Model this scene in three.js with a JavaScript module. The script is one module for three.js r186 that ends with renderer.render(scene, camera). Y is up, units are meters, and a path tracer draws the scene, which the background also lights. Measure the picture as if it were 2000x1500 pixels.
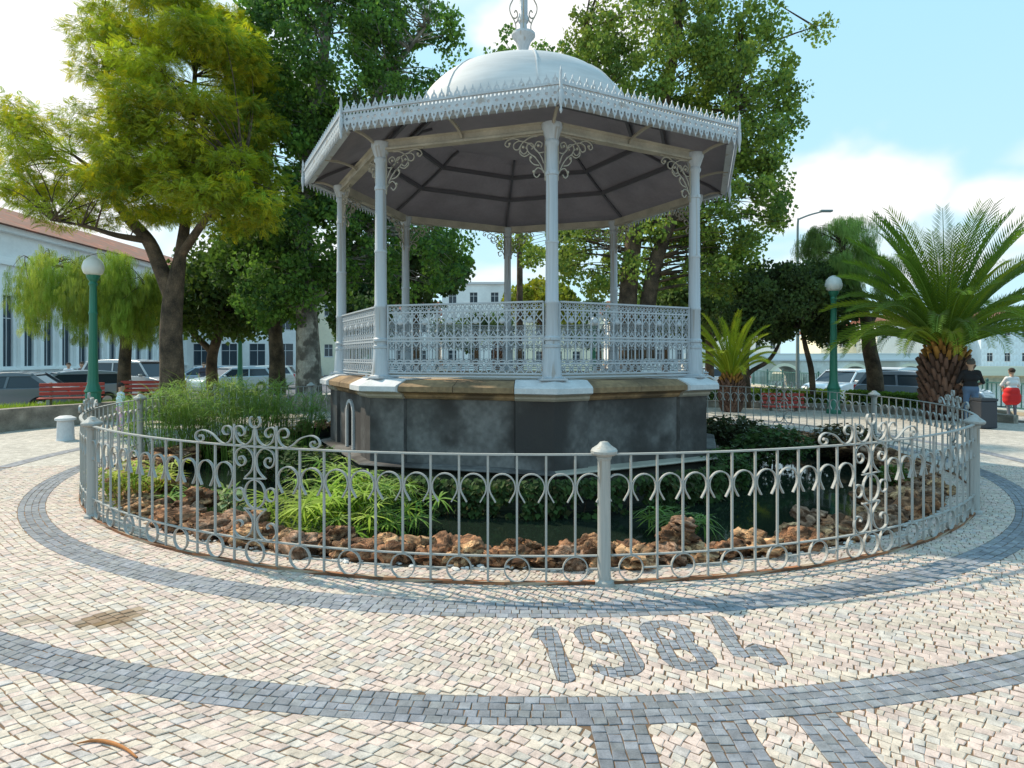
import * as THREE from 'three';
import { mergeGeometries, toCreasedNormals, mergeVertices } from 'three/addons/utils/BufferGeometryUtils.js';
import { RoundedBoxGeometry } from 'three/addons/geometries/RoundedBoxGeometry.js';
import { MarchingCubes } from 'three/addons/objects/MarchingCubes.js';

// ---------------------------------------------------------------- camera, sky, sun, exposure
const F = 1200, HZ = 697, EYE = 1.65;                       // lens in photo pixels, horizon row, eye height
const scene = new THREE.Scene();
const camera = new THREE.PerspectiveCamera(2 * Math.atan(750 / F) * 180 / Math.PI, 4 / 3, 0.1, 2000);
camera.position.set(0, EYE, 0);
camera.lookAt(0, EYE, -10);
camera.setViewOffset(2000, 1500, 0, 750 - HZ, 2000, 1500);
const renderer = new THREE.WebGLRenderer({ antialias: true });
renderer.setSize(1024, 768);
renderer.toneMapping = THREE.LinearToneMapping;
renderer.toneMappingExposure = 1.1;
renderer.shadowMap.enabled = true;
const V3 = (x, y, z) => new THREE.Vector3(x, y, z), V2 = (x, y) => new THREE.Vector2(x, y);
const SUN = V3(-0.84, 1.06, -0.50).normalize();

// random numbers and noise, seeded
function rng(seed) { let a = seed >>> 0; return () => { a = (a + 0x6D2B79F5) | 0; let t = Math.imul(a ^ (a >>> 15), 1 | a); t = (t + Math.imul(t ^ (t >>> 7), 61 | t)) ^ t; return ((t ^ (t >>> 14)) >>> 0) / 4294967296; }; }
const clamp = (x, a = 0, b = 1) => Math.min(b, Math.max(a, x)), mixf = (a, b, t) => a + (b - a) * t;
const sstep = (a, b, x) => { const t = clamp((x - a) / (b - a)); return t * t * (3 - 2 * t); };
function hash3(x, y, z) { let h = (Math.imul(x, 374761393) + Math.imul(y, 668265263) + Math.imul(z, 2147483647 ^ 0x5bd1e995)) | 0; h = Math.imul(h ^ (h >>> 13), 1274126177); h ^= h >>> 16; return (h >>> 0) / 4294967296; }
function vnoise(x, y, z = 0) {
  const xi = Math.floor(x), yi = Math.floor(y), zi = Math.floor(z), f = t => t * t * (3 - 2 * t);
  const u = f(x - xi), v = f(y - yi), w = f(z - zi), c = (a, b, d) => hash3(xi + a, yi + b, zi + d);
  return mixf(mixf(mixf(c(0, 0, 0), c(1, 0, 0), u), mixf(c(0, 1, 0), c(1, 1, 0), u), v), mixf(mixf(c(0, 0, 1), c(1, 0, 1), u), mixf(c(0, 1, 1), c(1, 1, 1), u), v), w);
}
function fbm(x, y, z = 0, o = 4) { let s = 0, a = 0.5, n = 0; for (let i = 0; i < o; i++) { s += a * vnoise(x, y, z); n += a; x = x * 2.03 + 17.1; y = y * 2.03 + 3.7; z = z * 2.03 + 9.2; a *= 0.5; } return s / n; }

// the sky: blue air, brighter round the sun, broken cumulus
{
  const W = 2048, Hh = 1024, data = new Float32Array(W * Hh * 4);
  const dir = (px, py) => V3((px - 1000) / F, (HZ - py) / F, -1).normalize();
  const seeds = [[1690, 385, 0.13, 0.075], [1600, 420, 0.09, 0.06], [1985, 385, 0.10, 0.05], [1080, 40, 0.16, 0.10], [60, 120, 0.30, 0.22], [120, 330, 0.2, 0.1]].map(([a, b, w, h]) => [dir(a, b), w, h]);
  const d = V3(0, 0, 0);
  for (let j = 0; j < Hh; j++) {
    const el = ((j + 0.5) / Hh - 0.5) * Math.PI, y = Math.sin(el), ce = Math.cos(el);
    for (let i = 0; i < W; i++) {
      const az = ((i + 0.5) / W - 0.5) * 2 * Math.PI;
      d.set(Math.cos(az) * ce, y, Math.sin(az) * ce);
      const e = Math.max(0, y), cs = d.dot(SUN);
      const t = Math.pow(1 - e, 2.2);
      let r = mixf(0.34, 0.64, t), g = mixf(0.70, 0.91, t), b = mixf(0.97, 1.0, t);
      const glow = 0.75 * Math.exp(-Math.acos(clamp(cs, -1, 1)) / 0.33);
      r += glow * 1.1; g += glow * 1.0; b += glow * 0.9;
      const k = 1 / (e + 0.16), cx = d.x * k, cz = d.z * k;
      let c = fbm(cx * 0.9 + 4.2, cz * 0.9 - 2.1, 0.3, 6);
      let m = sstep(0.57, 0.72, c) * 0.8;
      for (const [s, w, h] of seeds) {
        const dx = (Math.atan2(d.x, -d.z) - Math.atan2(s.x, -s.z)), dy = el - Math.asin(s.y);
        const q = Math.hypot(dx / w, dy / h);
        if (Math.abs(dx) < 1 && q < 2) m = Math.max(m, sstep(1.15, 0.35, q + (fbm(d.x * 9 + 7, d.y * 13, d.z * 9, 6) - 0.5) * 2.1));
      }
      m *= sstep(-0.02, 0.1, y);
      const cl = 1.02 + glow * 0.5;
      r = mixf(r, cl, m); g = mixf(g, cl, m); b = mixf(b, cl, m);
      if (y < 0) { const q = sstep(0, -0.12, y); r = mixf(r, 0.32, q); g = mixf(g, 0.32, q); b = mixf(b, 0.31, q); }
      const o = (j * W + i) * 4; data[o] = r; data[o + 1] = g; data[o + 2] = b; data[o + 3] = 1;
    }
  }
  const sky = new THREE.DataTexture(data, W, Hh, THREE.RGBAFormat, THREE.FloatType);
  sky.mapping = THREE.EquirectangularReflectionMapping; sky.magFilter = THREE.LinearFilter; sky.needsUpdate = true;
  scene.background = sky; scene.environment = sky;
}
const sun = new THREE.DirectionalLight(0xfff0d8, 4.4);
sun.position.copy(SUN.clone().multiplyScalar(60)).add(V3(0, 0, -12)); sun.target.position.set(0, 0, -12);
sun.castShadow = true; sun.shadow.mapSize.set(4096, 4096);
Object.assign(sun.shadow.camera, { left: -30, right: 30, top: 30, bottom: -30, near: 1, far: 140 });
sun.shadow.radius = 2;
scene.add(sun, sun.target);

// ---------------------------------------------------------------- helpers
const P = (px, py, d) => V3((px - 1000) / F * d, EYE + (HZ - py) / F * d, -d);   // a point at a pixel of the photo and a depth in metres
const PX = (px, d) => (px - 1000) / F * d;
const G = (px, py, h = 0) => { const d = (EYE - h) * F / (py - HZ); return V3((px - 1000) / F * d, h, -d); };
const KC = V3(0.2, 0, -10.8), KTURN = 5.5 * Math.PI / 180;
const groundY = (x, z) => -0.32 * sstep(11, 19, Math.hypot(x - KC.x, z - KC.z));
const used = {};
function numbered(n) { const k = used[n] = (used[n] ?? -1) + 1; return k ? `${n}_${String(k).padStart(3, '0')}` : n; }
function mesh(name, geo, mat, parent) { const m = new THREE.Mesh(geo, mat); m.name = name; m.castShadow = m.receiveShadow = true; if (parent) parent.add(m); return m; }
function tag(o, label, category, group, kind) { Object.assign(o.userData, { label, category }); if (group) o.userData.group = group; if (kind) o.userData.kind = kind; return o; }
function thing(name, label, category, pos = [0, 0, 0], turn = 0, group) { const g = new THREE.Group(); g.name = numbered(name); scene.add(g); g.position.set(...(pos.isVector3 ? pos.toArray() : pos)); g.rotation.y = turn; return tag(g, label, category, group); }
function single(name, geo, mat, label, category, group) { const m = mesh(numbered(name), geo, mat, scene); return tag(m, label, category, group); }
function structure(name, geo, mat) { const m = mesh(name, geo, mat, scene); m.userData.kind = 'structure'; return m; }
const clean = g => { g = g.index ? g.toNonIndexed() : g; for (const k of Object.keys(g.attributes)) if (!['position', 'normal', 'uv', 'color'].includes(k)) g.deleteAttribute(k); return g; };
const merge = list => { const l = list.map(clean); const allc = l.every(g => g.attributes.color); for (const g of l) { if (!allc && g.attributes.color) g.deleteAttribute('color'); if (!g.attributes.uv) g.setAttribute('uv', new THREE.BufferAttribute(new Float32Array(g.attributes.position.count * 2), 2)); if (!g.attributes.normal) g.computeVertexNormals(); } return mergeGeometries(l); };
const box = (w, h, d, x = 0, y = 0, z = 0) => new THREE.BoxGeometry(w, h, d).translate(x, y, z);
const rbox = (w, h, d, r, x = 0, y = 0, z = 0) => new RoundedBoxGeometry(w, h, d, 1, r).translate(x, y, z);
const lathe = (pts, seg = 20) => new THREE.LatheGeometry(pts.map(p => V2(...p)), seg);
const creased = (g, a = 0.6) => toCreasedNormals(g, a);
function tint(g, r, gg, b) { const n = g.attributes.position.count, c = new Float32Array(n * 3); for (let i = 0; i < n; i++) c.set([r, gg, b], i * 3); g.setAttribute('color', new THREE.BufferAttribute(c, 3)); return g; }
// tapered tube through points, radius per point
function limb(pts, radii, sides = 7, sub = 4) {
  const curve = new THREE.CatmullRomCurve3(pts.map(p => p.isVector3 ? p : V3(...p))), N = (pts.length - 1) * sub;
  const fr = curve.computeFrenetFrames(N, false), pos = [], uv = [], idx = [];
  let len = 0, last = null;
  for (let i = 0; i <= N; i++) {
    const t = i / N, p = curve.getPoint(t), f = t * (radii.length - 1), k = Math.min(radii.length - 2, Math.floor(f)), r = mixf(radii[k], radii[k + 1], f - k);
    if (last) len += p.distanceTo(last); last = p;
    for (let j = 0; j <= sides; j++) { const a = j / sides * 2 * Math.PI, c = Math.cos(a) * r, s = Math.sin(a) * r; const n = fr.normals[i], b = fr.binormals[i]; pos.push(p.x + n.x * c + b.x * s, p.y + n.y * c + b.y * s, p.z + n.z * c + b.z * s); uv.push(j / sides * 2 * Math.PI * radii[0], len); }
    if (i) for (let j = 0; j < sides; j++) { const a = (i - 1) * (sides + 1) + j, b = a + sides + 1; idx.push(a, b, a + 1, b, b + 1, a + 1); }
  }
  const g = new THREE.BufferGeometry(); g.setAttribute('position', new THREE.Float32BufferAttribute(pos, 3)); g.setAttribute('uv', new THREE.Float32BufferAttribute(uv, 2)); g.setIndex(idx); g.computeVertexNormals(); return g;
}
// flat iron bent along a line in the xy plane: t thick in the plane, w deep
function ribbon(pts, t, w, closed = false) {
  const n = pts.length, L = [];
  for (let i = 0; i < n; i++) {
    const a = closed ? pts[(i + n - 1) % n] : pts[Math.max(0, i - 1)], b = closed ? pts[(i + 1) % n] : pts[Math.min(n - 1, i + 1)];
    const dx = b[0] - a[0], dy = b[1] - a[1], l = Math.hypot(dx, dy) || 1, nx = -dy / l * t / 2, ny = dx / l * t / 2, p = pts[i];
    L.push([[p[0] + nx, p[1] + ny, w / 2], [p[0] - nx, p[1] - ny, w / 2], [p[0] - nx, p[1] - ny, -w / 2], [p[0] + nx, p[1] + ny, -w / 2]]);
  }
  const pos = [], quad = (a, b, c, d) => pos.push(...a, ...b, ...c, ...a, ...c, ...d), m = closed ? n : n - 1;
  for (let i = 0; i < m; i++) { const A = L[i], B = L[(i + 1) % n]; for (let k = 0; k < 4; k++) { const q = (k + 1) % 4; quad(A[k], A[q], B[q], B[k]); } }
  if (!closed) { quad(L[0][3], L[0][2], L[0][1], L[0][0]); const Z = L[n - 1]; quad(Z[0], Z[1], Z[2], Z[3]); }
  const g = new THREE.BufferGeometry(); g.setAttribute('position', new THREE.Float32BufferAttribute(pos, 3)); g.setAttribute('uv', new THREE.Float32BufferAttribute(new Float32Array(pos.length / 3 * 2), 2)); g.computeVertexNormals(); return g;
}
const arcPts = (cx, cy, rx, ry, a0, a1, n) => Array.from({ length: n + 1 }, (_, i) => { const a = mixf(a0, a1, i / n); return [cx + rx * Math.cos(a), cy + ry * Math.sin(a)]; });
const splinePts = (pts, n) => new THREE.SplineCurve(pts.map(p => V2(...p))).getPoints(n).map(p => [p.x, p.y]);

// ---------------------------------------------------------------- materials
function tex(size, fn, srgb = true, rep) {
  const d = new Uint8Array(size * size * 4);
  for (let j = 0; j < size; j++) for (let i = 0; i < size; i++) { const c = fn(i / size, j / size), o = (j * size + i) * 4; d[o] = clamp(c[0]) * 255; d[o + 1] = clamp(c[1]) * 255; d[o + 2] = clamp(c[2]) * 255; d[o + 3] = 255; }
  const t = new THREE.DataTexture(d, size, size); t.magFilter = THREE.LinearFilter; t.minFilter = THREE.LinearMipmapLinearFilter; t.wrapS = t.wrapT = THREE.RepeatWrapping; if (srgb) t.colorSpace = THREE.SRGBColorSpace; if (rep) t.repeat.set(rep, rep); t.needsUpdate = true; return t;
}
// noise that tiles over the unit square
function tfbm(u, v, f, z = 0, o = 4) { let s = 0, a = 0.5, n = 0; for (let k = 0; k < o; k++) { const wrap = (x, y) => { const xi = Math.floor(x), yi = Math.floor(y), q = t => t * t * (3 - 2 * t), m = t => ((t % f) + f) % f; const c = (i, j) => hash3(m(xi + i), m(yi + j), z + k * 13); return mixf(mixf(c(0, 0), c(1, 0), q(x - xi)), mixf(c(0, 1), c(1, 1), q(x - xi)), q(y - yi)); }; s += a * wrap(u * f, v * f); n += a; f *= 2; a *= 0.5; } return s / n; }
const std = (o) => new THREE.MeshStandardMaterial(o);
const lin = (r, g, b) => new THREE.Color().setRGB(r, g, b);
const smoothTex = tex(256, (u, v) => { const n = tfbm(u, v, 5, 71, 5), f = tfbm(u, v, 60, 75, 2); const b = 0.86 + 0.22 * (n - 0.5) + 0.06 * (f - 0.5); return [b, b, b * 0.995]; });
const paintTex = tex(256, (u, v) => { const n = tfbm(u, v, 6, 1), f = tfbm(u, v, 40, 5, 3), s = 0.5 * sstep(0.68, 0.76, tfbm(u, v, 9, 9, 5)); const b = 0.86 + 0.1 * (n - 0.5) + 0.1 * (f - 0.5); return [mixf(b, 0.60, s * 0.7), mixf(b, 0.50, s * 0.75), mixf(b, 0.42, s * 0.8)]; });
const grain = tex(256, (u, v) => { const f = 0.5 + 0.6 * (tfbm(u, v, 24, 3, 4) - 0.5); return [f, f, f]; }, false);
const stoneTex = (c, amp, seed, stain) => tex(512, (u, v) => { const n = tfbm(u, v, 4, seed, 6) - 0.5, f = tfbm(u, v, 48, seed + 3, 3) - 0.5, s = stain ? sstep(0.40, 0.68, tfbm(u, v, 5, seed + 7, 6)) : 0; const k = 1 + amp * n * 2 + 0.35 * amp * f * 2; return stain ? [mixf(c[0] * k, stain[0], s), mixf(c[1] * k, stain[1], s), mixf(c[2] * k, stain[2], s)] : c.map(x => x * k); });
const M = {
  paint: std({ map: paintTex, color: lin(0.62, 0.66, 0.70), roughness: 0.5 }),
  fence: std({ map: paintTex, color: lin(0.50, 0.50, 0.47), roughness: 0.55 }),
  rust: std({ map: stoneTex([0.50, 0.33, 0.22], 0.5, 41, [0.66, 0.6, 0.52]), roughness: 0.9 }),
  roof: std({ map: smoothTex, color: lin(0.74, 0.73, 0.73), roughness: 0.7 }),
  soffit: std({ map: stoneTex([0.56, 0.53, 0.56], 0.12, 51), roughness: 0.7 }),
  rib: std({ color: lin(0.10, 0.095, 0.11), roughness: 0.7 }),
  beam: std({ map: stoneTex([0.66, 0.63, 0.57], 0.15, 57), roughness: 0.7 }),
  wall: [0, 1, 2].map(i => std({ map: stoneTex([0.38, 0.37, 0.36], 0.5, 61 + i * 5, [0.25, 0.235, 0.225]), bumpMap: grain, bumpScale: 0.004, roughness: 0.92 })),
  capStone: [0, 1].map(i => std({ map: stoneTex([0.55, 0.45, 0.33], 0.4, 81 + i * 4, [0.40, 0.33, 0.25]), bumpMap: grain, bumpScale: 0.003, roughness: 0.85 })),
  padStone: std({ map: stoneTex([0.80, 0.80, 0.80], 0.12, 91), bumpMap: grain, bumpScale: 0.002, roughness: 0.7 }),
  moss: std({ map: stoneTex([0.20, 0.19, 0.16], 0.7, 95, [0.13, 0.17, 0.06]), bumpMap: grain, bumpScale: 0.02, roughness: 1 }),
  water: new THREE.MeshPhysicalMaterial({ color: lin(0.012, 0.02, 0.014), roughness: 0.06, bumpMap: grain, bumpScale: 0.004 }),
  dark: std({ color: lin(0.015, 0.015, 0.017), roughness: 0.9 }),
  soil: std({ map: stoneTex([0.26, 0.2, 0.15], 0.6, 97), roughness: 1 }),
};
const scaleMap = (k, ...ms) => { for (const m of ms.flat()) { m.map.repeat.set(k, k); if (m.bumpMap) { m.bumpMap = m.bumpMap.clone(); m.bumpMap.repeat.set(1.5, 1.5); } } };
scaleMap(0.36, M.wall, M.moss); scaleMap(0.5, M.capStone, M.soffit);

// ---------------------------------------------------------------- ground, river, pavement
const quay = [[24, 40], [20, -4], [18.2, -14], [17.2, -20], [16.6, -31], [16, -45], [12, -75], [9, -200], [9, -500]];
const quayX = z => { for (let i = 1; i < quay.length; i++) if (z >= quay[i][1]) { const [a, b] = [quay[i - 1], quay[i]]; return mixf(a[0], b[0], (z - a[1]) / (b[1] - a[1])); } return 9; };
{
  const rings = []; for (let r = 5.98; r < 22; r += r < 11 ? 1 : 0.7) rings.push(r); for (let r = 22; r < 60; r += 2.5) rings.push(r); rings.push(70, 90, 130, 200, 320, 600);
  const S = 240, pos = [], uv = [], idx = [];
  rings.forEach((r, i) => { for (let j = 0; j <= S; j++) { const a = j / S * 2 * Math.PI, x = KC.x + Math.sin(a) * r, z = KC.z + Math.cos(a) * r; const over = x - quayX(z); pos.push(x, over > 0.6 ? -4 : groundY(x, z), z); uv.push(x / 2.4, z / 2.4); if (i && j < S) { const p = (i - 1) * (S + 1) + j, q = p + S + 1; idx.push(p, q, p + 1, q, q + 1, p + 1); } } });
  const g = new THREE.BufferGeometry(); g.setAttribute('position', new THREE.Float32BufferAttribute(pos, 3)); g.setAttribute('uv', new THREE.Float32BufferAttribute(uv, 2)); g.setIndex(idx); g.computeVertexNormals();
  // too far off to tell its setts apart: pale sett paving, grain and tone only
  const cells = tex(1024, (u, v) => { const n = 26, x = u * n, y = v * n; let b1 = 9, b2 = 9, id = 0; for (let i = -1; i <= 1; i++) for (let j = -1; j <= 1; j++) { const cx = Math.floor(x) + i, cy = Math.floor(y) + j, wx = ((cx % n) + n) % n, wy = ((cy % n) + n) % n; const dx = Math.abs(x - cx - 0.5 - 0.4 * (hash3(wx, wy, 3) - 0.5)), dy = Math.abs(y - cy - 0.5 - 0.4 * (hash3(wx, wy, 4) - 0.5)), d = Math.max(dx, dy); if (d < b1) { b2 = b1; b1 = d; id = hash3(wx, wy, 5); } else if (d < b2) b2 = d; } const e = sstep(0.02, 0.12, b2 - b1), k = 0.9 + 0.14 * (id - 0.5) + 0.1 * (tfbm(u, v, 5, 8) - 0.5); return [mixf(0.5, 0.82 * k, e), mixf(0.45, 0.79 * k, e), mixf(0.38, 0.75 * k, e)]; });
  structure('ground', g, std({ map: cells, roughness: 0.85 }));
  // the river and the quay wall that holds the ground beside it
  const wg = new THREE.PlaneGeometry(500, 600, 1, 1).rotateX(-Math.PI / 2).translate(255, -1.9, -200);
  structure('river', wg, new THREE.MeshPhysicalMaterial({ color: lin(0.10, 0.16, 0.17), roughness: 0.12, bumpMap: tex(256, (u, v) => { const f = tfbm(u, v * 3, 12, 5, 4); return [f, f, f]; }, false, 40), bumpScale: 0.15 }));
  const wall = []; for (let i = 1; i < 7; i++) { const [a, b] = [quay[i - 1], quay[i]], L = Math.hypot(a[0] - b[0], a[1] - b[1]); const bx = box(0.9, 3, L + 0.02, 0, -1.5, 0); bx.rotateY(Math.atan2(b[0] - a[0], b[1] - a[1])); bx.translate((a[0] + b[0]) / 2 + 0.35, -0.24 + 0.03, (a[1] + b[1]) / 2); wall.push(bx); }
  structure('quay_edge', merge(wall), std({ map: stoneTex([0.74, 0.7, 0.62], 0.15, 33), roughness: 0.9 }));
}
// pavement of white and dark limestone setts in front of the fence
const dark = [];   // signed distances of the dark figures (negative inside)
const RB1 = [6.69, 6.93], RB2 = [7.83, 8.06];
const rad = (x, z) => Math.hypot(x - KC.x, z - KC.z);
const ringSd = ([a, b]) => (x, z) => Math.abs(rad(x, z) - (a + b) / 2) - (b - a) / 2;
const stripes = [[0.35, 0.60], [0.825, 1.06], [1.285, 1.50]];
const stripeSd = ([a, b]) => (x, z) => Math.max(Math.abs(x - (a + b) / 2) - (b - a) / 2, RB2[1] + 0.0 - rad(x, z));
const digit = pts => pts.map(([x, y]) => { const p = G(1000 + x * 0.28, 1180 + y * 0.28); return [p.x, p.z]; });
const DIGITS = [
  [[[130, 240], [160, 185], [215, 160], [295, 165], [320, 200], [370, 340], [450, 520], [440, 550], [345, 565], [320, 550], [280, 430], [235, 310], [205, 255], [160, 245]]],
  [[[425, 200], [470, 165], [560, 150], [680, 155], [760, 180], [800, 235], [870, 340], [925, 420], [925, 465], [880, 500], [790, 520], [680, 515], [600, 490], [540, 430], [600, 415], [640, 450], [720, 455], [785, 440], [785, 410], [755, 360], [700, 340], [600, 335], [510, 300], [460, 255]], [[550, 205], [600, 190], [650, 205], [690, 245], [700, 275], [660, 290], [600, 280], [560, 245]]],
  [[[885, 170], [930, 130], [1020, 118], [1120, 125], [1210, 155], [1260, 210], [1275, 250], [1255, 285], [1320, 300], [1390, 340], [1435, 400], [1420, 445], [1340, 475], [1230, 480], [1130, 455], [1050, 400], [1010, 345], [1010, 310], [1030, 285], [960, 265], [905, 215]], [[1005, 170], [1050, 160], [1110, 180], [1150, 225], [1150, 255], [1110, 265], [1050, 235], [1015, 200]], [[1120, 320], [1170, 315], [1240, 340], [1290, 390], [1290, 415], [1230, 415], [1170, 385], [1135, 350]]],
  [[[1375, 90], [1470, 88], [1510, 140], [1560, 215], [1610, 320], [1650, 325], [1665, 285], [1730, 280], [1760, 315], [1850, 310], [1935, 430], [1820, 440], [1750, 380], [1680, 365], [1590, 395], [1545, 370], [1450, 240]]],
].map(loops => loops.map(digit));
const digitSd = loops => (x, z) => { let d = 9, inside = false; for (const L of loops) for (let i = 0, j = L.length - 1; i < L.length; j = i++) { const [ax, az] = L[i], [bx, bz] = L[j]; const ex = bx - ax, ez = bz - az, t = clamp(((x - ax) * ex + (z - az) * ez) / (ex * ex + ez * ez)); d = Math.min(d, Math.hypot(x - ax - ex * t, z - az - ez * t)); if ((az > z) !== (bz > z) && x < (bx - ax) * (z - az) / (bz - az) + ax) inside = !inside; } return inside ? -d : d; };
const figs = { rings: [RB1, RB2].map(ringSd), stripes: stripes.map(stripeSd), digits: DIGITS.map(digitSd) };
const anyDark = (x, z) => { let d = Math.min(figs.rings[0](x, z), figs.rings[1](x, z)); const r = rad(x, z); if (r > 7.9) for (const s of figs.stripes) d = Math.min(d, s(x, z)); if (r > 6.9 && r < 7.9 && x > 0 && x < 1.6) for (const s of figs.digits) d = Math.min(d, s(x, z)); return d; };
const SECT = 78 * Math.PI / 180, ROUT = 9.6, RIN = 6.06;
const inSector = (x, z) => { const r = rad(x, z), d = -z; return r > RIN && r < ROUT && Math.abs(Math.atan2(x - KC.x, z - KC.z)) < SECT && d > 1.9 && Math.abs(x) < d * 0.834 + 0.9; };
function clip(poly, sd) { const out = [], s = poly.map(p => sd(p[0], p[1])); for (let i = 0; i < poly.length; i++) { const j = (i + 1) % poly.length; if (s[i] > 0) out.push(poly[i]); if ((s[i] > 0) !== (s[j] > 0)) { const t = s[i] / (s[i] - s[j]); out.push([mixf(poly[i][0], poly[j][0], t), mixf(poly[i][1], poly[j][1], t)]); } } return out; }
const areaOf = p => { let a = 0; for (let i = 0, j = p.length - 1; i < p.length; j = i++) a += p[j][0] * p[i][1] - p[i][0] * p[j][1]; return a / 2; };
const setts = [];
{
  const R = rng(11), GAP = 0.0022;
  const jit = (p, a) => [p[0] + (R() - 0.5) * a, p[1] + (R() - 0.5) * a];
  const add = (poly, isDark) => { if (poly.length < 3) return; let a = areaOf(poly); if (Math.abs(a) < 0.0004) return; if (a > 0) poly.reverse(); setts.push({ poly, dark: isDark, a: Math.abs(a) }); };
  // light field: wandering rows laid aslant
  const th = 0.62, c = Math.cos(th), s = Math.sin(th);
  const warp = (u, v) => { const du = 0.34 * (fbm(u * 0.45, v * 0.45, 1, 2) - 0.5) * 2, dv = 0.42 * (fbm(u * 0.4 + 9, v * 0.4, 5, 2) - 0.5) * 2; return [KC.x + c * (u + du) - s * (v + dv), KC.z + s * (u + du) + c * (v + dv)]; };
  for (let v = -14; v < 14;) { const hgt = 0.047 + 0.014 * R(); for (let u = -14 + R() * 0.1; u < 14;) { const w = 0.044 + 0.030 * R(), m = warp(u + w / 2, v + hgt / 2); if (inSector(m[0], m[1])) { const g = GAP, q = [[u + g, v + g], [u + w - g, v + g], [u + w - g, v + hgt - g], [u + g, v + hgt - g]].map(p => jit(warp(p[0], p[1]), 0.010)); add(clip(q, (x, z) => anyDark(x, z) - GAP), false); } u += w; } v += hgt; }
  // dark bands: rows that follow the ring
  for (const [r0, r1] of [RB1, RB2]) { const rows = 4, dr = (r1 - r0) / rows; for (let k = 0; k < rows; k++) for (let a = -SECT; a < SECT;) { const w = (0.052 + 0.03 * R()) / r0, e = 0.0022; if (!inSector(KC.x + Math.sin(a) * r0, KC.z + Math.cos(a) * r0)) { a += w; continue; } const q = [[a + e / r0, r0 + k * dr + e], [a + w - e / r0, r0 + k * dr + e], [a + w - e / r0, r0 + (k + 1) * dr - e], [a + e / r0, r0 + (k + 1) * dr - e]].map(([t, r]) => jit([KC.x + Math.sin(t) * r, KC.z + Math.cos(t) * r], 0.007)); add(q, true); a += w; } }
  // dark stripes
  for (const S of stripes) { const rows = 4, dx = (S[1] - S[0]) / rows; for (let k = 0; k < rows; k++) for (let z = -3.2; z < -1.0;) { const w = 0.05 + 0.028 * R(), e = 0.0022, x0 = S[0] + k * dx; const q = [[x0 + e, z + e], [x0 + dx - e, z + e], [x0 + dx - e, z + w - e], [x0 + e, z + w - e]].map(p => jit(p, 0.007)); add(clip(q, (x, zz) => rad(x, zz) - RB2[1] - 0.004), true); z += w; } }
  // dark figures of the year
  figs.digits.forEach((sd, n) => { const L = DIGITS[n][0], x0 = Math.min(...L.map(p => p[0])), x1 = Math.max(...L.map(p => p[0])), z0 = Math.min(...L.map(p => p[1])), z1 = Math.max(...L.map(p => p[1])); const st = 0.045; for (let x = x0 - st; x < x1 + st; x += st) for (let z = z0 - st + R() * 0.03; z < z1 + st; z += st) { const e = 0.0022, q = [[x + e, z + e], [x + st - e, z + e], [x + st - e, z + st - e], [x + e, z + st - e]].map(p => jit(p, 0.007)); const kept = clip(q, (a, b) => -sd(a, b) - 0.002); if (kept.length > 2 && Math.abs(areaOf(kept)) > 0.0002) { if (areaOf(kept) > 0) kept.reverse(); setts.push({ poly: kept, dark: true, a: Math.abs(areaOf(kept)) }); } } });
  for (const t of setts) {
    const cx = t.poly.reduce((q, p) => q + p[0], 0) / t.poly.length, cz = t.poly.reduce((q, p) => q + p[1], 0) / t.poly.length;
    t.c = [cx, cz];
    const n = fbm(cx * 0.8, cz * 0.8, 2, 3) - 0.5, v = 1 + 0.40 * (R() - 0.5) + 0.5 * n;
    if (t.dark) { const k = v * 0.26; t.col = [k * 0.98, k * 1.02, k * (1.10 + 0.1 * (R() - 0.5))]; }
    else {
      const h = R(); let col = h < 0.42 ? [0.645, 0.545, 0.445] : h < 0.80 ? [0.66, 0.515, 0.445] : h < 0.93 ? [0.60, 0.54, 0.475] : [0.53, 0.48, 0.45];
      col = col.map(q => q * (0.93 + 0.07 * v) * (1 + 0.22 * (v - 1)));
      // brown spill dried into the setts at the left
      const sp = G(190, 1212), dx = (cx - sp.x) / 0.30, dz = (cz - sp.z) / 0.16, q = Math.hypot(dx, dz) + (fbm(cx * 7, cz * 7, 4, 3) - 0.5) * 1.6, q2 = Math.hypot((cx - sp.x + 0.75) / 0.6, (cz - sp.z) / 0.07) + (fbm(cx * 6, cz * 6, 8, 3) - 0.5) * 1.4;
      const st = Math.max(sstep(1.05, 0.5, q), 0.55 * sstep(1.1, 0.5, q2)) * (0.75 + 0.25 * R());
      t.col = [mixf(col[0], 0.22, st), mixf(col[1], 0.13, st), mixf(col[2], 0.055, st)];
    }
    t.h = 0.006 + 0.0035 * R(); t.tx = (R() - 0.5) * 0.04; t.tz = (R() - 0.5) * 0.04;
    const d = -cz, px = 1000 + cx / d * F, py = HZ + EYE / d * F; t.big = d > 1 && px > 10 && px < 1990 && py < 1480 ? t.a / (d * d * d) : 0;
  }
}
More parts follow.
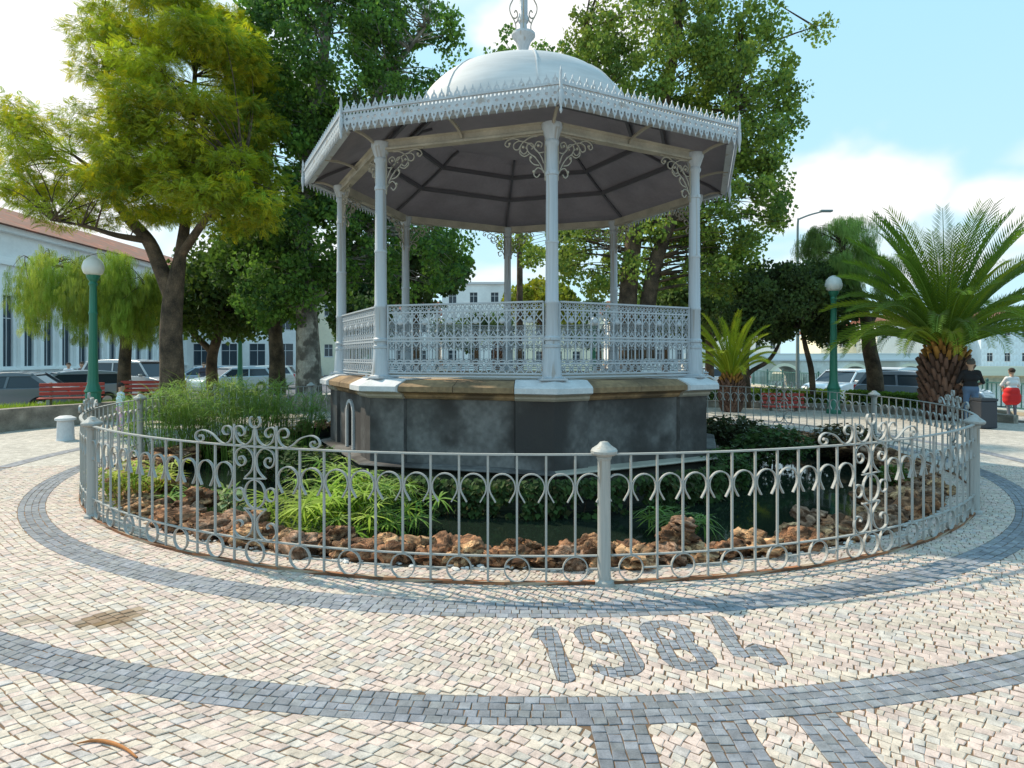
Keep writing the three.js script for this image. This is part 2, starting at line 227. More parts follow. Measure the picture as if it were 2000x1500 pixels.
function settGeometry(list, origin) {
  const pos = [], col = [], uv = [], nor = [];
  for (const t of list) {
    const [ox, oz] = origin ? t.c : [0, 0], n = t.poly.length, b = 0.0032;
    const y = (x, z, h) => h + (x - t.c[0]) * t.tx + (z - t.c[1]) * t.tz;
    const inn = t.poly.map(([x, z]) => { const dx = t.c[0] - x, dz = t.c[1] - z, l = Math.hypot(dx, dz); return [x + dx / l * b * 1.3, z + dz / l * b * 1.3]; });
    const put = (x, yy, z) => { pos.push(x - ox, yy, z - oz); col.push(...t.col); uv.push(x * 2.2, z * 2.2); };
    const tri = (A, B, C) => { put(...A); put(...B); put(...C); };
    const T = inn.map(([x, z]) => [x, y(x, z, t.h), z]), E = t.poly.map(([x, z]) => [x, y(x, z, t.h - 0.0022), z]), B = t.poly.map(([x, z]) => [x, -0.012, z]);
    for (let i = 1; i < n - 1; i++) tri(T[0], T[i], T[i + 1]);
    for (let i = 0; i < n; i++) { const j = (i + 1) % n; tri(T[i], E[i], E[j]); tri(T[i], E[j], T[j]); tri(E[i], B[i], B[j]); tri(E[i], B[j], E[j]); }
  }
  const g = new THREE.BufferGeometry(); g.setAttribute('position', new THREE.Float32BufferAttribute(pos, 3)); g.setAttribute('color', new THREE.Float32BufferAttribute(col, 3)); g.setAttribute('uv', new THREE.Float32BufferAttribute(uv, 2)); g.computeVertexNormals(); return g;
}
{
  const pave = new THREE.Group(); pave.name = 'pavement'; pave.userData.kind = 'structure'; scene.add(pave);
  const settMat = std({ vertexColors: true, map: tex(512, (u, v) => { const f = 0.92 + 0.3 * (tfbm(u, v, 10, 21, 5) - 0.5) + 0.16 * (tfbm(u, v, 90, 25, 2) - 0.5); return [f, f, f]; }), bumpMap: grain, bumpScale: 0.003, roughness: 0.8 });
  const bed = new THREE.RingGeometry(6.0, ROUT + 0.02, 120, 1, -Math.PI / 2 - SECT, 2 * SECT).rotateX(-Math.PI / 2).translate(KC.x, 0.003, KC.z);
  mesh('sand_bed', bed, std({ map: stoneTex([0.44, 0.35, 0.27], 0.4, 27), roughness: 1 }), pave);
  // the dark bands go on round the back, too flat on the eye there to tell the setts apart
  const bandM = std({ map: tex(512, (u, v) => { const n = 20, x = u * n, y = v * n, fx = Math.abs(x - Math.floor(x) - 0.5), fy = Math.abs(y - Math.floor(y) - 0.5), e = sstep(0.5, 0.44, Math.max(fx, fy)), k = 0.52 + 0.14 * (hash3(Math.floor(x), Math.floor(y), 9) - 0.5); return [k * mixf(0.7, 1, e), k * mixf(0.68, 1.01, e), k * mixf(0.66, 1.06, e)]; }), roughness: 0.85 });
  for (const [r0, r1] of [RB1, RB2]) { const g = new THREE.RingGeometry(r0, r1, 120, 1, -Math.PI / 2 + SECT, 2 * Math.PI - 2 * SECT).rotateX(-Math.PI / 2).translate(KC.x, 0.005, KC.z), p = g.attributes.position, uv = g.attributes.uv; for (let i = 0; i < p.count; i++) uv.setXY(i, p.getX(i), p.getZ(i)); mesh('dark_band', g, bandM, pave); }
  setts.sort((a, b) => b.big - a.big);
  setts.slice(0, 300).forEach((t, i) => { const m = mesh(i ? `sett_${String(i).padStart(3, '0')}` : 'sett', settGeometry([t], true), settMat, pave); m.position.set(t.c[0], 0, t.c[1]); });
  const rest = mesh('setts', settGeometry(setts.slice(300), false), settMat, pave); rest.userData.kind = 'stuff';
}

// ---------------------------------------------------------------- the bandstand
const ka = Math.PI / 4;
// a piece of one side of the octagon: profile [corner radius, height], from t0 to t1 along the side from corner 0 (towards +z) to corner 1
function octPiece(profile, t0, t1, closed = true) {
  const at = (rc, y, t) => [mixf(0, rc * Math.sin(ka), t), y, mixf(rc, rc * Math.cos(ka), t)], pos = [], uv = [], n = profile.length;
  const put = (rc, y, t, v) => { pos.push(...at(rc, y, t)); uv.push(t * 2.6, v); };
  const m = closed ? n : n - 1; let run = 0;
  for (let i = 0; i < m; i++) { const [r0, y0] = profile[i], [r1, y1] = profile[(i + 1) % n], l = Math.hypot(r1 - r0, y1 - y0); put(r0, y0, t0, run); put(r0, y0, t1, run); put(r1, y1, t1, run + l); put(r0, y0, t0, run); put(r1, y1, t1, run + l); put(r1, y1, t0, run + l); run += l; }
  if (closed) { const tris = THREE.ShapeUtils.triangulateShape(profile.map(p => V2(...p)), []); for (const [t, flip] of [[t0, 1], [t1, 0]]) for (const f of tris) { const q = flip ? f : [f[2], f[1], f[0]]; for (const k of q) { pos.push(...at(profile[k][0], profile[k][1], t)); uv.push(...profile[k]); } } }
  const g = new THREE.BufferGeometry(); g.setAttribute('position', new THREE.Float32BufferAttribute(pos, 3)); g.setAttribute('uv', new THREE.Float32BufferAttribute(uv, 2)); g.computeVertexNormals(); return g;
}
const kiosk = thing('bandstand', 'octagonal white iron bandstand with domed roof on a dark stone plinth', 'bandstand', KC, KTURN);
const eight = (name, geo, mat, parent = kiosk, fn) => { for (let k = 0; k < 8; k++) { const m = mesh(name, geo, Array.isArray(mat) ? mat[k % mat.length] : mat, parent); m.rotation.y = k * ka; if (fn) fn(m, k); } };
const turned = g => merge([g, g.clone().rotateY(-ka)]);
const cornerPiece = (prof, t) => merge([octPiece(prof, 0, t), octPiece(prof, 1 - t, 1).rotateY(-ka)]);
const FL = 1.36;   // floor height
const SIDE = r => 2 * r * Math.sin(ka / 2);
{ // plinth
  const bot = -0.5;
  const panelGeo = octPiece([[2.9, bot], [3.26, bot], [3.26, 1.10], [2.9, 1.10]], 0.2, 0.8);
  // the side with the arched niche is cut for it
  const w = SIDE(3.26) * 0.6, ap = 3.26 * Math.cos(ka / 2), sh = new THREE.Shape([V2(-w / 2, bot), V2(w / 2, bot), V2(w / 2, 1.10), V2(-w / 2, 1.10)]), hole = new THREE.Path();
  hole.moveTo(-0.17, 0.28); hole.lineTo(0.17, 0.28); hole.lineTo(0.17, 0.78); hole.absarc(0, 0.78, 0.17, 0, Math.PI, false); hole.lineTo(-0.17, 0.28); sh.holes.push(hole);
  const nicheGeo = new THREE.ExtrudeGeometry(sh, { depth: 0.36, bevelEnabled: false }).translate(0, 0, ap - 0.36).rotateY(ka / 2);
  for (let k = 0; k < 8; k++) {
    const nic = k === 6; const m = mesh('wall_panel', nic ? nicheGeo : panelGeo, M.wall[k % 3], kiosk); m.rotation.y = k * ka;
    if (nic) {
      const fr = ribbon([[-0.2, 0.26], ...arcPts(0, 0.78, 0.2, 0.2, Math.PI, 0, 14), [0.2, 0.26]], 0.05, 0.05).translate(0, 0, ap + 0.008).rotateY(ka / 2);
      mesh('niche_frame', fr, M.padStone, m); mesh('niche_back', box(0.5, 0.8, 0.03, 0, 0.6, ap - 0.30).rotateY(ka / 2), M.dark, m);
    }
  }
  eight('pilaster', cornerPiece([[2.9, bot], [3.31, bot], [3.31, 1.10], [2.9, 1.10]], 0.197), [M.wall[1], M.wall[2], M.wall[0]]);
  eight('cornice', cornerPiece([[3.0, 1.101], [3.33, 1.101], [3.36, 1.13], [3.36, 1.155], [3.40, 1.18], [3.0, 1.18]], 0.199), M.beam);
  eight('cornice', octPiece([[3.0, 1.102], [3.29, 1.102], [3.32, 1.13], [3.32, 1.155], [3.36, 1.178], [3.0, 1.178]], 0.201, 0.799), M.capStone[1]);
  const cap = (o) => [[2.7, 1.182], [3.40 + o, 1.182], [3.46 + o, 1.20], [3.46 + o, 1.265], [3.43 + o, 1.285], [3.27, FL - 0.012 + o * 0.3], [2.7, FL - 0.012 + o * 0.3]];
  eight('cap_pad', cornerPiece(cap(0.03), 0.198), M.padStone);
  eight('cap_stone', octPiece(cap(-0.01), 0.202, 0.49), M.capStone[0]);
  eight('cap_stone', octPiece(cap(-0.014), 0.4925, 0.798), M.capStone[1]);
  mesh('floor', new THREE.CylinderGeometry(2.72, 2.72, 0.1, 8, 1).rotateY(0).translate(0, FL - 0.075, 0), M.beam, kiosk);
  eight('ledge', octPiece([[3.2, 0.21], [3.46, 0.21], [3.48, 0.225], [3.46, 0.245], [3.2, 0.26]], 0.001, 0.999), [M.beam, ...Array(7).fill(M.wall[0])]);
  // mossy rockwork footing below the ledge
  const ft = new THREE.CylinderGeometry(3.42, 3.6, 0.9, 96, 12, true), p = ft.attributes.position;
  for (let i = 0; i < p.count; i++) { const a = Math.atan2(p.getX(i), p.getZ(i)), y = p.getY(i), oct = Math.cos(ka / 2) / Math.cos(((a % ka) + ka) % ka - ka / 2), n = 1 + 0.09 * (fbm(Math.cos(a) * 9, y * 5, Math.sin(a) * 9, 4) - 0.5); const e = y > 0.44 ? 0.97 : 1; p.setXYZ(i, p.getX(i) * oct * n * e, y, p.getZ(i) * oct * n * e); }
  ft.computeVertexNormals(); mesh('rock_footing', ft.translate(0, -0.26, 0), M.moss, kiosk);
}
{ // columns, railings
  const colR = 3.13, top = 4.58, h = top - FL;
  const prof = [[0, 0], [0.15, 0], [0.15, 0.03], [0.125, 0.045], [0.12, 0.10], [0.10, 0.36], [0.095, 0.40], [0.105, 0.41], [0.105, 0.44], [0.088, 0.45], [0.088, 0.49], [0.104, 0.50], [0.104, 0.53], [0.086, 0.55], [0.083, 0.95], [0.09, 0.96], [0.09, 0.985], [0.083, 1.0], [0.078, 1.7], [0.086, 1.71], [0.086, 1.735], [0.078, 1.75], [0.074, 2.55], [0.084, 2.56], [0.084, 2.60], [0.073, 2.62], [0.071, 2.92], [0.09, 2.95], [0.09, 2.98], [0.078, 3.0], [0.12, 3.12], [0.13, 3.15], [0.13, h - 0.02], [0, h - 0.02]];
  const colGeo = creased(lathe(prof, 18), 0.7), plate = merge([box(0.34, 0.022, 0.34, 0, 0.011, 0), ...[[-1, -1], [1, -1], [-1, 1], [1, 1]].map(([a, b]) => new THREE.CylinderGeometry(0.016, 0.016, 0.022, 6).translate(a * 0.135, 0.033, b * 0.135))]);
  for (let k = 0; k < 8; k++) { const c = mesh('column', colGeo, M.paint, kiosk); c.position.set(Math.sin(k * ka) * colR, FL, Math.cos(k * ka) * colR); c.rotation.y = k * ka; mesh('base_plate', plate, M.paint, c); }
  // scroll brackets under the beam, two to each column
  const B = [[[0, 0.02], [0.02, 0.12], [0.1, 0.17], [0.15, 0.10], [0.11, 0.05], [0.07, 0.09]], [[0.02, 0.1], [0.06, 0.2], [0.13, 0.3], [0.22, 0.38], [0.24, 0.46], [0.19, 0.49], [0.15, 0.45], [0.18, 0.41]], [[0.02, 0.22], [0.06, 0.32], [0.14, 0.42], [0.24, 0.5], [0.34, 0.53], [0.41, 0.5], [0.41, 0.44], [0.36, 0.42], [0.33, 0.46]], [[0.02, 0.36], [0.08, 0.36], [0.14, 0.42], [0.1, 0.5], [0.04, 0.47], [0.06, 0.42]], [[0.1, 0.57], [0.2, 0.56], [0.3, 0.5], [0.33, 0.42], [0.28, 0.36], [0.23, 0.4], [0.26, 0.44]], [[0.34, 0.54], [0.42, 0.57], [0.5, 0.55], [0.53, 0.5], [0.49, 0.47], [0.46, 0.51]], [[0.08, 0.2], [0.15, 0.22], [0.2, 0.28], [0.17, 0.33], [0.12, 0.3]], [[0.2, 0.36], [0.27, 0.33], [0.33, 0.37], [0.33, 0.42]]];
  const brGeo = merge([...B.map(b => ribbon(splinePts(b, 22), 0.013, 0.014)), ribbon([[0, 0], [0, 0.58]], 0.018, 0.02), ribbon([[0, 0.585], [0.56, 0.585]], 0.018, 0.02), ...[[0.15, 0.13], [0.29, 0.45], [0.47, 0.51], [0.09, 0.45], [0.19, 0.31]].map(([x, y]) => new THREE.SphereGeometry(0.02, 6, 5).translate(x, y, 0))]);
  for (let k = 0; k < 8; k++) for (const s of [-1, 1]) { const m = mesh('bracket', brGeo, M.beam, kiosk), a = k * ka; m.position.set(Math.sin(a) * colR, top - 0.72, Math.cos(a) * colR); m.rotation.y = s > 0 ? a + ka / 2 : a - ka / 2 + Math.PI; m.translateX(0.085); }
  // cast iron railing, one panel between each two columns
  const L = SIDE(colR) - 0.22, n = 18, st = L / n, X = i => -L / 2 + i * st, Rh = 1.0;
  const railH = [0.035, 0.075, 0.205, 0.50, 0.545, 0.885, 0.985];
  const bal = merge([box(0.016, 0.71, 0.012, 0, 0.21 + 0.355, 0), new THREE.SphereGeometry(0.022, 6, 5).scale(1, 1, 0.5).translate(0, 0.63, 0), new THREE.SphereGeometry(0.018, 6, 5).scale(1, 1.4, 0.5).translate(0, 0.42, 0), ribbon(arcPts(0, 0.205, 0.03, 0.035, 0, Math.PI, 6), 0.01, 0.012)]);
  const low = [], mid = [], upp = [];
  for (let i = 0; i < n; i++) {
    const a = X(i), b = X(i + 1), c = (a + b) / 2;
    low.push(ribbon([[a, 0.075], [b, 0.205]], 0.012, 0.01), ribbon([[a, 0.205], [b, 0.075]], 0.012, 0.01), ribbon(arcPts(c, 0.14, 0.028, 0.03, 0, 2 * Math.PI, 8).slice(0, 8), 0.009, 0.01, true), ribbon(arcPts(c, 0.212, st / 2, 0.035, 0, Math.PI, 6), 0.012, 0.012));
    mid.push(ribbon([[a, 0.50], [c, 0.545], [b, 0.50]], 0.011, 0.01), ribbon([[a, 0.545], [c, 0.50], [b, 0.545]], 0.011, 0.01), ribbon(splinePts([[a, 0.545], [a + st * 0.35, 0.585], [c, 0.62], [c + st * 0.15, 0.585], [b, 0.545]], 8), 0.011, 0.01), ribbon(splinePts([[a, 0.50], [a + st * 0.3, 0.46], [c, 0.43], [b - st * 0.3, 0.46], [b, 0.50]], 8), 0.011, 0.01));
    upp.push(ribbon([[a, 0.885], [c, 0.985], [b, 0.885]], 0.011, 0.01), ribbon([[a, 0.985], [c, 0.885], [b, 0.985]], 0.011, 0.01), ribbon([[a, 0.935], [b, 0.935]], 0.008, 0.01), ribbon(splinePts([[a, 0.885], [a + st * 0.2, 0.83], [c, 0.79], [b, 0.72]], 8), 0.012, 0.01), ribbon(splinePts([[b, 0.885], [b - st * 0.2, 0.83], [c, 0.79], [a, 0.72]], 8), 0.012, 0.01));
    if (i < n - 1) upp.push(ribbon(splinePts([[c, 0.885], [b - 0.01, 0.80], [b, 0.76]], 6), 0.01, 0.01), ribbon(splinePts([[c + st, 0.885], [b + 0.01, 0.80], [b, 0.76]], 6), 0.01, 0.01));
    if (i % 3 === 1) upp.push(new THREE.SphereGeometry(0.045, 8, 6).scale(1, 0.9, 0.3).translate(c, 0.755, 0));
  }
  const lg = merge(low), mg = merge(mid), ug = merge(upp), railG = box(L, 0.02, 0.02), stileG = box(0.022, Rh - 0.02, 0.022), topG = box(L, 0.022, 0.045);
  for (let k = 0; k < 8; k++) {
    const pan = new THREE.Group(); pan.name = 'railing_panel'; kiosk.add(pan); const ap = colR * Math.cos(ka / 2), a = (k + 0.5) * ka; pan.position.set(Math.sin(a) * ap, FL, Math.cos(a) * ap); pan.rotation.y = a;
    for (const y of railH) { const m = mesh('rail', y > 0.98 ? topG : railG, M.paint, pan); m.position.y = y; }
    for (const s of [-1, 1]) { const m = mesh('stile', stileG, M.paint, pan); m.position.set(s * L / 2, Rh / 2, 0); }
    for (let i = 1; i < n; i++) { const m = mesh('baluster', bal, M.paint, pan); m.position.x = X(i); }
    mesh('lower_lattice', lg, M.paint, pan); mesh('middle_lattice', mg, M.paint, pan); mesh('upper_lattice', ug, M.paint, pan);
  }
  // beam ring
  eight('beam', octPiece([[colR - 0.07, top - 0.13], [colR + 0.06, top - 0.13], [colR + 0.06, top - 0.10], [colR + 0.025, top - 0.085], [colR + 0.025, top - 0.02], [colR + 0.07, top], [colR - 0.07, top]], 0.001, 0.999), M.beam);
}
{ // roof
  const out = [[3.66, 4.70], [3.4, 4.84], [2.9, 5.06], [2.4, 5.30], [2.05, 5.50], [1.80, 5.62]];
  const inn = [[1.60, 5.62], [1.78, 5.56], [2.0, 5.42], [2.4, 5.22], [2.9, 4.98], [3.4, 4.76], [3.64, 4.62]];
  const und = octPiece(inn.map(([r, y]) => [r, y]), 0, 1, false);
  eight('roof_panel', octPiece(out, 0, 1, false), M.roof);
  eight('ceiling_panel', und, M.soffit);
  mesh('ceiling_top', new THREE.CylinderGeometry(1.61, 1.61, 0.02, 8).translate(0, 5.625, 0), M.soffit, kiosk);
  const dome = [[1.90, 5.50], [1.89, 5.62], [1.86, 5.76], [1.80, 5.90], [1.73, 6.03], [1.64, 6.14], [1.54, 6.24], [1.40, 6.35], [1.22, 6.44], [0.98, 6.53], [0.7, 6.60], [0.4, 6.64], [0.1, 6.655], [0, 6.66]];
  mesh('dome', creased(lathe(dome, 48), 0.5), M.roof, kiosk);
  const seam = dome.slice(1).map(([r, y]) => [r + 0.004, y + 0.006]);
  eight('dome_seam', ribbon(seam, 0.014, 0.02).rotateY(-Math.PI / 2), M.roof);
  eight('hip_rib', ribbon(inn.map(([r, y]) => [r - 0.01, y - 0.02]), 0.045, 0.035).rotateY(-Math.PI / 2), M.rib);
  for (const [r, y] of [[2.62, 5.07], [2.02, 5.38]]) eight('purlin', octPiece([[r - 0.03, y - 0.045], [r + 0.02, y - 0.045], [r + 0.02, y + 0.01], [r - 0.03, y + 0.03]], 0.001, 0.999), M.rib);
  eight('gutter', octPiece([[3.60, 4.60], [3.69, 4.60], [3.72, 4.66], [3.69, 4.74], [3.60, 4.70]], 0.001, 0.999), M.paint);
  // struts from the column heads to the eave, and tie bars
  const strut = ribbon(splinePts([[3.15, 4.42], [3.22, 4.52], [3.40, 4.60], [3.62, 4.63]], 10), 0.03, 0.035);
  eight('eave_strut', strut.rotateY(-Math.PI / 2), M.beam);
  const curl = ribbon(splinePts([[2.92, 4.5], [3.0, 4.56], [3.2, 4.60], [3.40, 4.605]], 10), 0.03, 0.035).rotateY(-Math.PI / 2 + ka / 2);
  eight('mid_strut', curl, M.beam);
  // pierced fringe: one run on each side of the eave
  const R = 3.735, Ls = SIDE(R) - 0.02, n = 28, st = Ls / n;
  const s = new THREE.Shape(); s.moveTo(-Ls / 2, -0.07);
  for (let i = 0; i < n; i++) { const a = -Ls / 2 + i * st, c = a + st / 2; s.lineTo(a + st * 0.12, -0.075); s.quadraticCurveTo(a + st * 0.12, -0.115, c - st * 0.08, -0.155); s.lineTo(c, -0.185); s.lineTo(c + st * 0.08, -0.155); s.quadraticCurveTo(a + st * 0.88, -0.115, a + st * 0.88, -0.075); s.lineTo(a + st, -0.07); }
  s.lineTo(Ls / 2, 0.10);
  for (let i = n - 1; i >= 0; i--) { const a = -Ls / 2 + i * st, c = a + st / 2; s.lineTo(a + st * 0.9, 0.105); s.quadraticCurveTo(a + st * 0.92, 0.14, c + st * 0.1, 0.17); s.lineTo(c, 0.215); s.lineTo(c - st * 0.1, 0.17); s.quadraticCurveTo(a + st * 0.08, 0.14, a + st * 0.1, 0.105); s.lineTo(a, 0.10); }
  for (let i = 0; i < n; i++) { const c = -Ls / 2 + (i + 0.5) * st, h = (x, y, rx, ry) => { const p = new THREE.Path(); arcPts(x, y, rx, ry, 0, 2 * Math.PI, 6).slice(0, 6).forEach(([a, b], q) => q ? p.lineTo(a, b) : p.moveTo(a, b)); s.holes.push(p); }; h(c, 0.135, 0.011, 0.02); h(c - st / 4, 0.05, 0.014, 0.022); h(c + st / 4, 0.05, 0.014, 0.022); h(c, -0.02, 0.022, 0.02); h(c, -0.10, 0.012, 0.018); }
  const fr = new THREE.ExtrudeGeometry(s, { depth: 0.012, bevelEnabled: false, curveSegments: 3 }).translate(0, 4.72, R * Math.cos(ka / 2)).rotateY(ka / 2);
  eight('fringe', fr, M.paint);
  eight('fringe_bar', octPiece([[R - 0.01, 4.79], [R + 0.03, 4.79], [R + 0.03, 4.815], [R - 0.01, 4.815]], 0.001, 0.999), M.paint);
  const orn = creased(lathe([[0, -0.36], [0.012, -0.34], [0.02, -0.30], [0.012, -0.26], [0.018, -0.22], [0.032, -0.12], [0.03, 0.0], [0.02, 0.03], [0.03, 0.06], [0.02, 0.10], [0.024, 0.18], [0.015, 0.25], [0.02, 0.3], [0.01, 0.36], [0, 0.42]], 10), 0.8);
  eight('corner_drop', orn.scale(0.9, 0.72, 0.9).translate(0, 4.70, 3.77), M.paint);
  // finial: an urn, a post and four bowed scrolls
  const fin = new THREE.Group(); fin.name = 'finial'; kiosk.add(fin); fin.position.y = 6.64;
  mesh('urn', creased(lathe([[0, 0], [0.13, 0], [0.11, 0.04], [0.05, 0.24], [0.1, 0.46], [0.14, 0.56], [0.21, 0.64], [0.21, 0.68], [0.11, 0.7], [0.07, 0.72], [0.06, 0.86], [0.09, 0.9], [0.09, 0.98], [0.075, 1.01], [0.075, 1.76], [0.1, 1.81], [0.05, 1.96], [0, 2.16]], 16), 0.6), M.paint, fin);
  const sc = merge([ribbon(splinePts([[0.15, 0.44], [0.13, 0.55], [0.16, 0.66], [0.23, 0.8], [0.235, 0.92], [0.18, 1.04], [0.16, 1.16], [0.2, 1.28], [0.18, 1.4], [0.1, 1.45]], 30), 0.018, 0.02), ribbon(splinePts([[0.2, 0.72], [0.14, 0.7], [0.1, 0.76], [0.13, 0.84], [0.16, 0.8]], 14), 0.018, 0.02), ribbon(splinePts([[0.13, 0.62], [0.1, 0.66], [0.09, 0.72]], 6), 0.02, 0.02)]);
  for (let k = 0; k < 4; k++) { const m = mesh('scroll', sc, M.beam, fin); m.rotation.y = k * Math.PI / 2 - KTURN; m.position.y = 0.26; }
}

// ---------------------------------------------------------------- the round fence
{
  const FR = 6.37, fence = thing('iron_fence', 'round pale wrought iron fence with scrolls and rings circling the bandstand pond', 'fence', KC), D2R = Math.PI / 180;
  const posts = [4.2, 47, 93, 137, 182, 232, 276, 315].map(a => a * D2R);
  const put = (m, a, y = 0, r = FR) => { m.position.set(Math.sin(a) * r, y, Math.cos(a) * r); m.rotation.y = a; return m; };
  const postG = creased(lathe([[0, 0], [0.075, 0], [0.07, 0.03], [0.052, 0.045], [0.048, 0.08], [0.046, 0.9], [0.056, 0.92], [0.05, 0.94], [0, 0.94]], 14), 0.6);
  const capG = creased(lathe([[0.045, 0.93], [0.08, 0.94], [0.097, 0.955], [0.099, 0.972], [0.09, 0.985], [0.05, 1.012], [0.03, 1.035], [0, 1.042]], 12), 0.5);
  for (const a of posts) { const m = put(mesh('post', postG, M.fence, fence), a); mesh('cap', capG, M.fence, m); }
  const topV = 0.945, ringC = 0.118, ringR = 0.090, s = 0.206;
  const barLong = box(0.015, topV - 0.01, 0.015, 0, (topV + 0.01) / 2, 0), barShort = box(0.015, topV - 0.213, 0.015, 0, (topV + 0.213) / 2, 0);
  const ringG = ribbon(arcPts(0, ringC, ringR, ringR, 0, 2 * Math.PI, 24).slice(0, 24), 0.008, 0.022, true);
  const shoe = w => { const r = w / 2 - 0.011, c = 0.705; return ribbon([[-r * 0.52, c - r * 1.13], [-r * 0.66, c - r * 0.88], ...arcPts(0, c, r, r * 1.06, Math.PI * 1.2, -Math.PI * 0.2, 18), [r * 0.66, c - r * 0.88], [r * 0.52, c - r * 1.13]], 0.009, 0.022); };
  // rails bent to the circle
  const rail = (a0, a1, y, t, w, r = FR) => { const n = 24, pts = []; const pos = [], q = (A, B, C, D) => pos.push(...A, ...B, ...C, ...A, ...C, ...D); for (let i = 0; i <= n; i++) { const a = mixf(a0, a1, i / n); pts.push([[r - w / 2, y - t / 2], [r + w / 2, y - t / 2], [r + w / 2, y + t / 2], [r - w / 2, y + t / 2]].map(([rr, yy]) => [Math.sin(a) * rr, yy, Math.cos(a) * rr])); } for (let i = 0; i < n; i++) for (let k = 0; k < 4; k++) q(pts[i][k], pts[i][(k + 1) % 4], pts[i + 1][(k + 1) % 4], pts[i + 1][k]); const g = new THREE.BufferGeometry(); g.setAttribute('position', new THREE.Float32BufferAttribute(pos, 3)); g.setAttribute('uv', new THREE.Float32BufferAttribute(new Float32Array(pos.length / 3 * 2).map((_, i) => i * 0.013), 2)); g.computeVertexNormals(); return g; };
  // scrollwork of the middle of each bay, drawn for the right half: [u, v] from the centre bar
  const cv = pts => pts.map(([x, y]) => [(x - 530) * 0.00097, topV - (y - 325 - (x - 530) * 0.066) * 0.00081]);
  const S = [
    [[628, 632], [575, 575], [548, 510], [548, 420], [595, 355], [655, 348], [712, 385], [732, 450], [715, 505], [680, 530], [640, 510], [630, 468], [658, 435], [690, 448], [684, 472]],
    [[640, 935], [585, 985], [552, 1040], [556, 1120], [590, 1190], [645, 1228], [705, 1220], [742, 1175], [742, 1115], [715, 1072], [675, 1068], [655, 1095], [668, 1120]],
    [[540, 160], [552, 235], [590, 292], [640, 318], [695, 292], [724, 240], [735, 180], [712, 145], [668, 148], [636, 182], [645, 222], [682, 235], [700, 208]],
    [[815, 240], [850, 238], [866, 200], [842, 160], [795, 160], [764, 200], [770, 262], [802, 312], [852, 336], [910, 310], [965, 262], [1025, 235], [1095, 228], [1150, 258], [1166, 310], [1130, 342], [1084, 328], [1080, 292], [1110, 280], [1120, 300]],
  ].map(p => cv(p));
  const mir = p => p.map(([x, y]) => [-x, y]), iron = p => ribbon(splinePts(p, p.length * 4), 0.009, 0.020);
  const ell = (cx, cy, rx, ry, n = 20) => { const [[u, v]] = cv([[cx, cy]]); return ribbon(arcPts(u, v, rx * 0.00097, ry * 0.00081, 0, 2 * Math.PI, n).slice(0, n), 0.009, 0.02, true); };
  const line = (x0, x1, y) => ribbon(cv([[x0, y], [x1, y]]), 0.009, 0.018);
  const scrollsG = [iron(S[0]), iron(mir(S[0])), iron(S[1]), iron(mir(S[1])), iron(S[2]), iron(mir(S[2])), iron(S[3]), iron(mir(S[3]))];
  const ovalG = ell(530, 785, 104, 138, 24), smallG = [ell(690, 790, 50, 64, 14), ell(370, 790, 50, 64, 14)], lines = [line(418, 642, 636), line(418, 642, 930)];
  const [[, cy0]] = cv([[530, 82]]), crest = ribbon(arcPts(0, cy0, 0.052, 0.05, Math.PI * 0.72, Math.PI * 2.28, 18), 0.009, 0.02), stem = box(0.016, 0.16, 0.016, 0, topV + 0.085, 0), fin = box(0.013, 0.17, 0.013, 0, topV + 0.085, 0);
  posts.forEach((a0, k) => {
    const a1 = k === 7 ? posts[0] + 2 * Math.PI : posts[k + 1], N = Math.round((a1 - a0) * FR / s / 2) * 2, da = (a1 - a0) / N, w = da * FR, mid = N / 2, e = 0.05 / FR;
    const shoeG = shoe(w);
    for (let i = 1; i < N; i++) {
      const a = a0 + i * da, ring = i % 2 === 1 || i === mid;
      put(mesh('bar', ring ? barShort : barLong, M.fence, fence), a);
      if (ring) { const odd = i; put(mesh('ring', ringG, M.fence, fence), a); }
    }
    for (let i = 0; i < N; i++) if (i !== mid - 1 && i !== mid) put(mesh('horseshoe', shoeG, M.fence, fence), a0 + (i + 0.5) * da);
    mesh('top_rail', rail(a0 + e, a1 - e, topV, 0.012, 0.032), M.fence, fence);
    mesh('ring_rail', rail(a0 + e, a1 - e, 0.213, 0.010, 0.022), M.fence, fence);
    for (let i = 0; i < N; i++) { const q0 = a0 + i * da, q1 = q0 + da, rg = j => j > 0 && j < N && (j % 2 === 1 || j === mid); const A = q0 + (i === 0 ? e : rg(i) ? (ringR + 0.004) / FR : 0), B = q1 - (i === N - 1 ? e : rg(i + 1) ? (ringR + 0.004) / FR : 0); if (B - A > 0.003) mesh('low_rail', rail(A, B, ringC, 0.009, 0.018), M.fence, fence); }
    mesh('ground_rail', rail(a0 + e, a1 - e, 0.020, 0.022, 0.034, FR + 0.001), M.rust, fence);
    const am = a0 + mid * da, orn = new THREE.Group(); orn.name = 'scroll_ornament'; put(orn, am); fence.add(orn);
    for (const g of scrollsG) mesh('scroll', g, M.fence, orn);
    mesh('oval', ovalG, M.fence, orn); for (const g of smallG) mesh('loop', g, M.fence, orn); for (const g of lines) mesh('tie', g, M.fence, orn);
    mesh('crest', crest, M.fence, orn); mesh('stem', stem, M.fence, orn); for (const q of [-1, 1]) { const m = mesh('stem', fin, M.fence, orn); m.position.x = q * w; }
  });
}

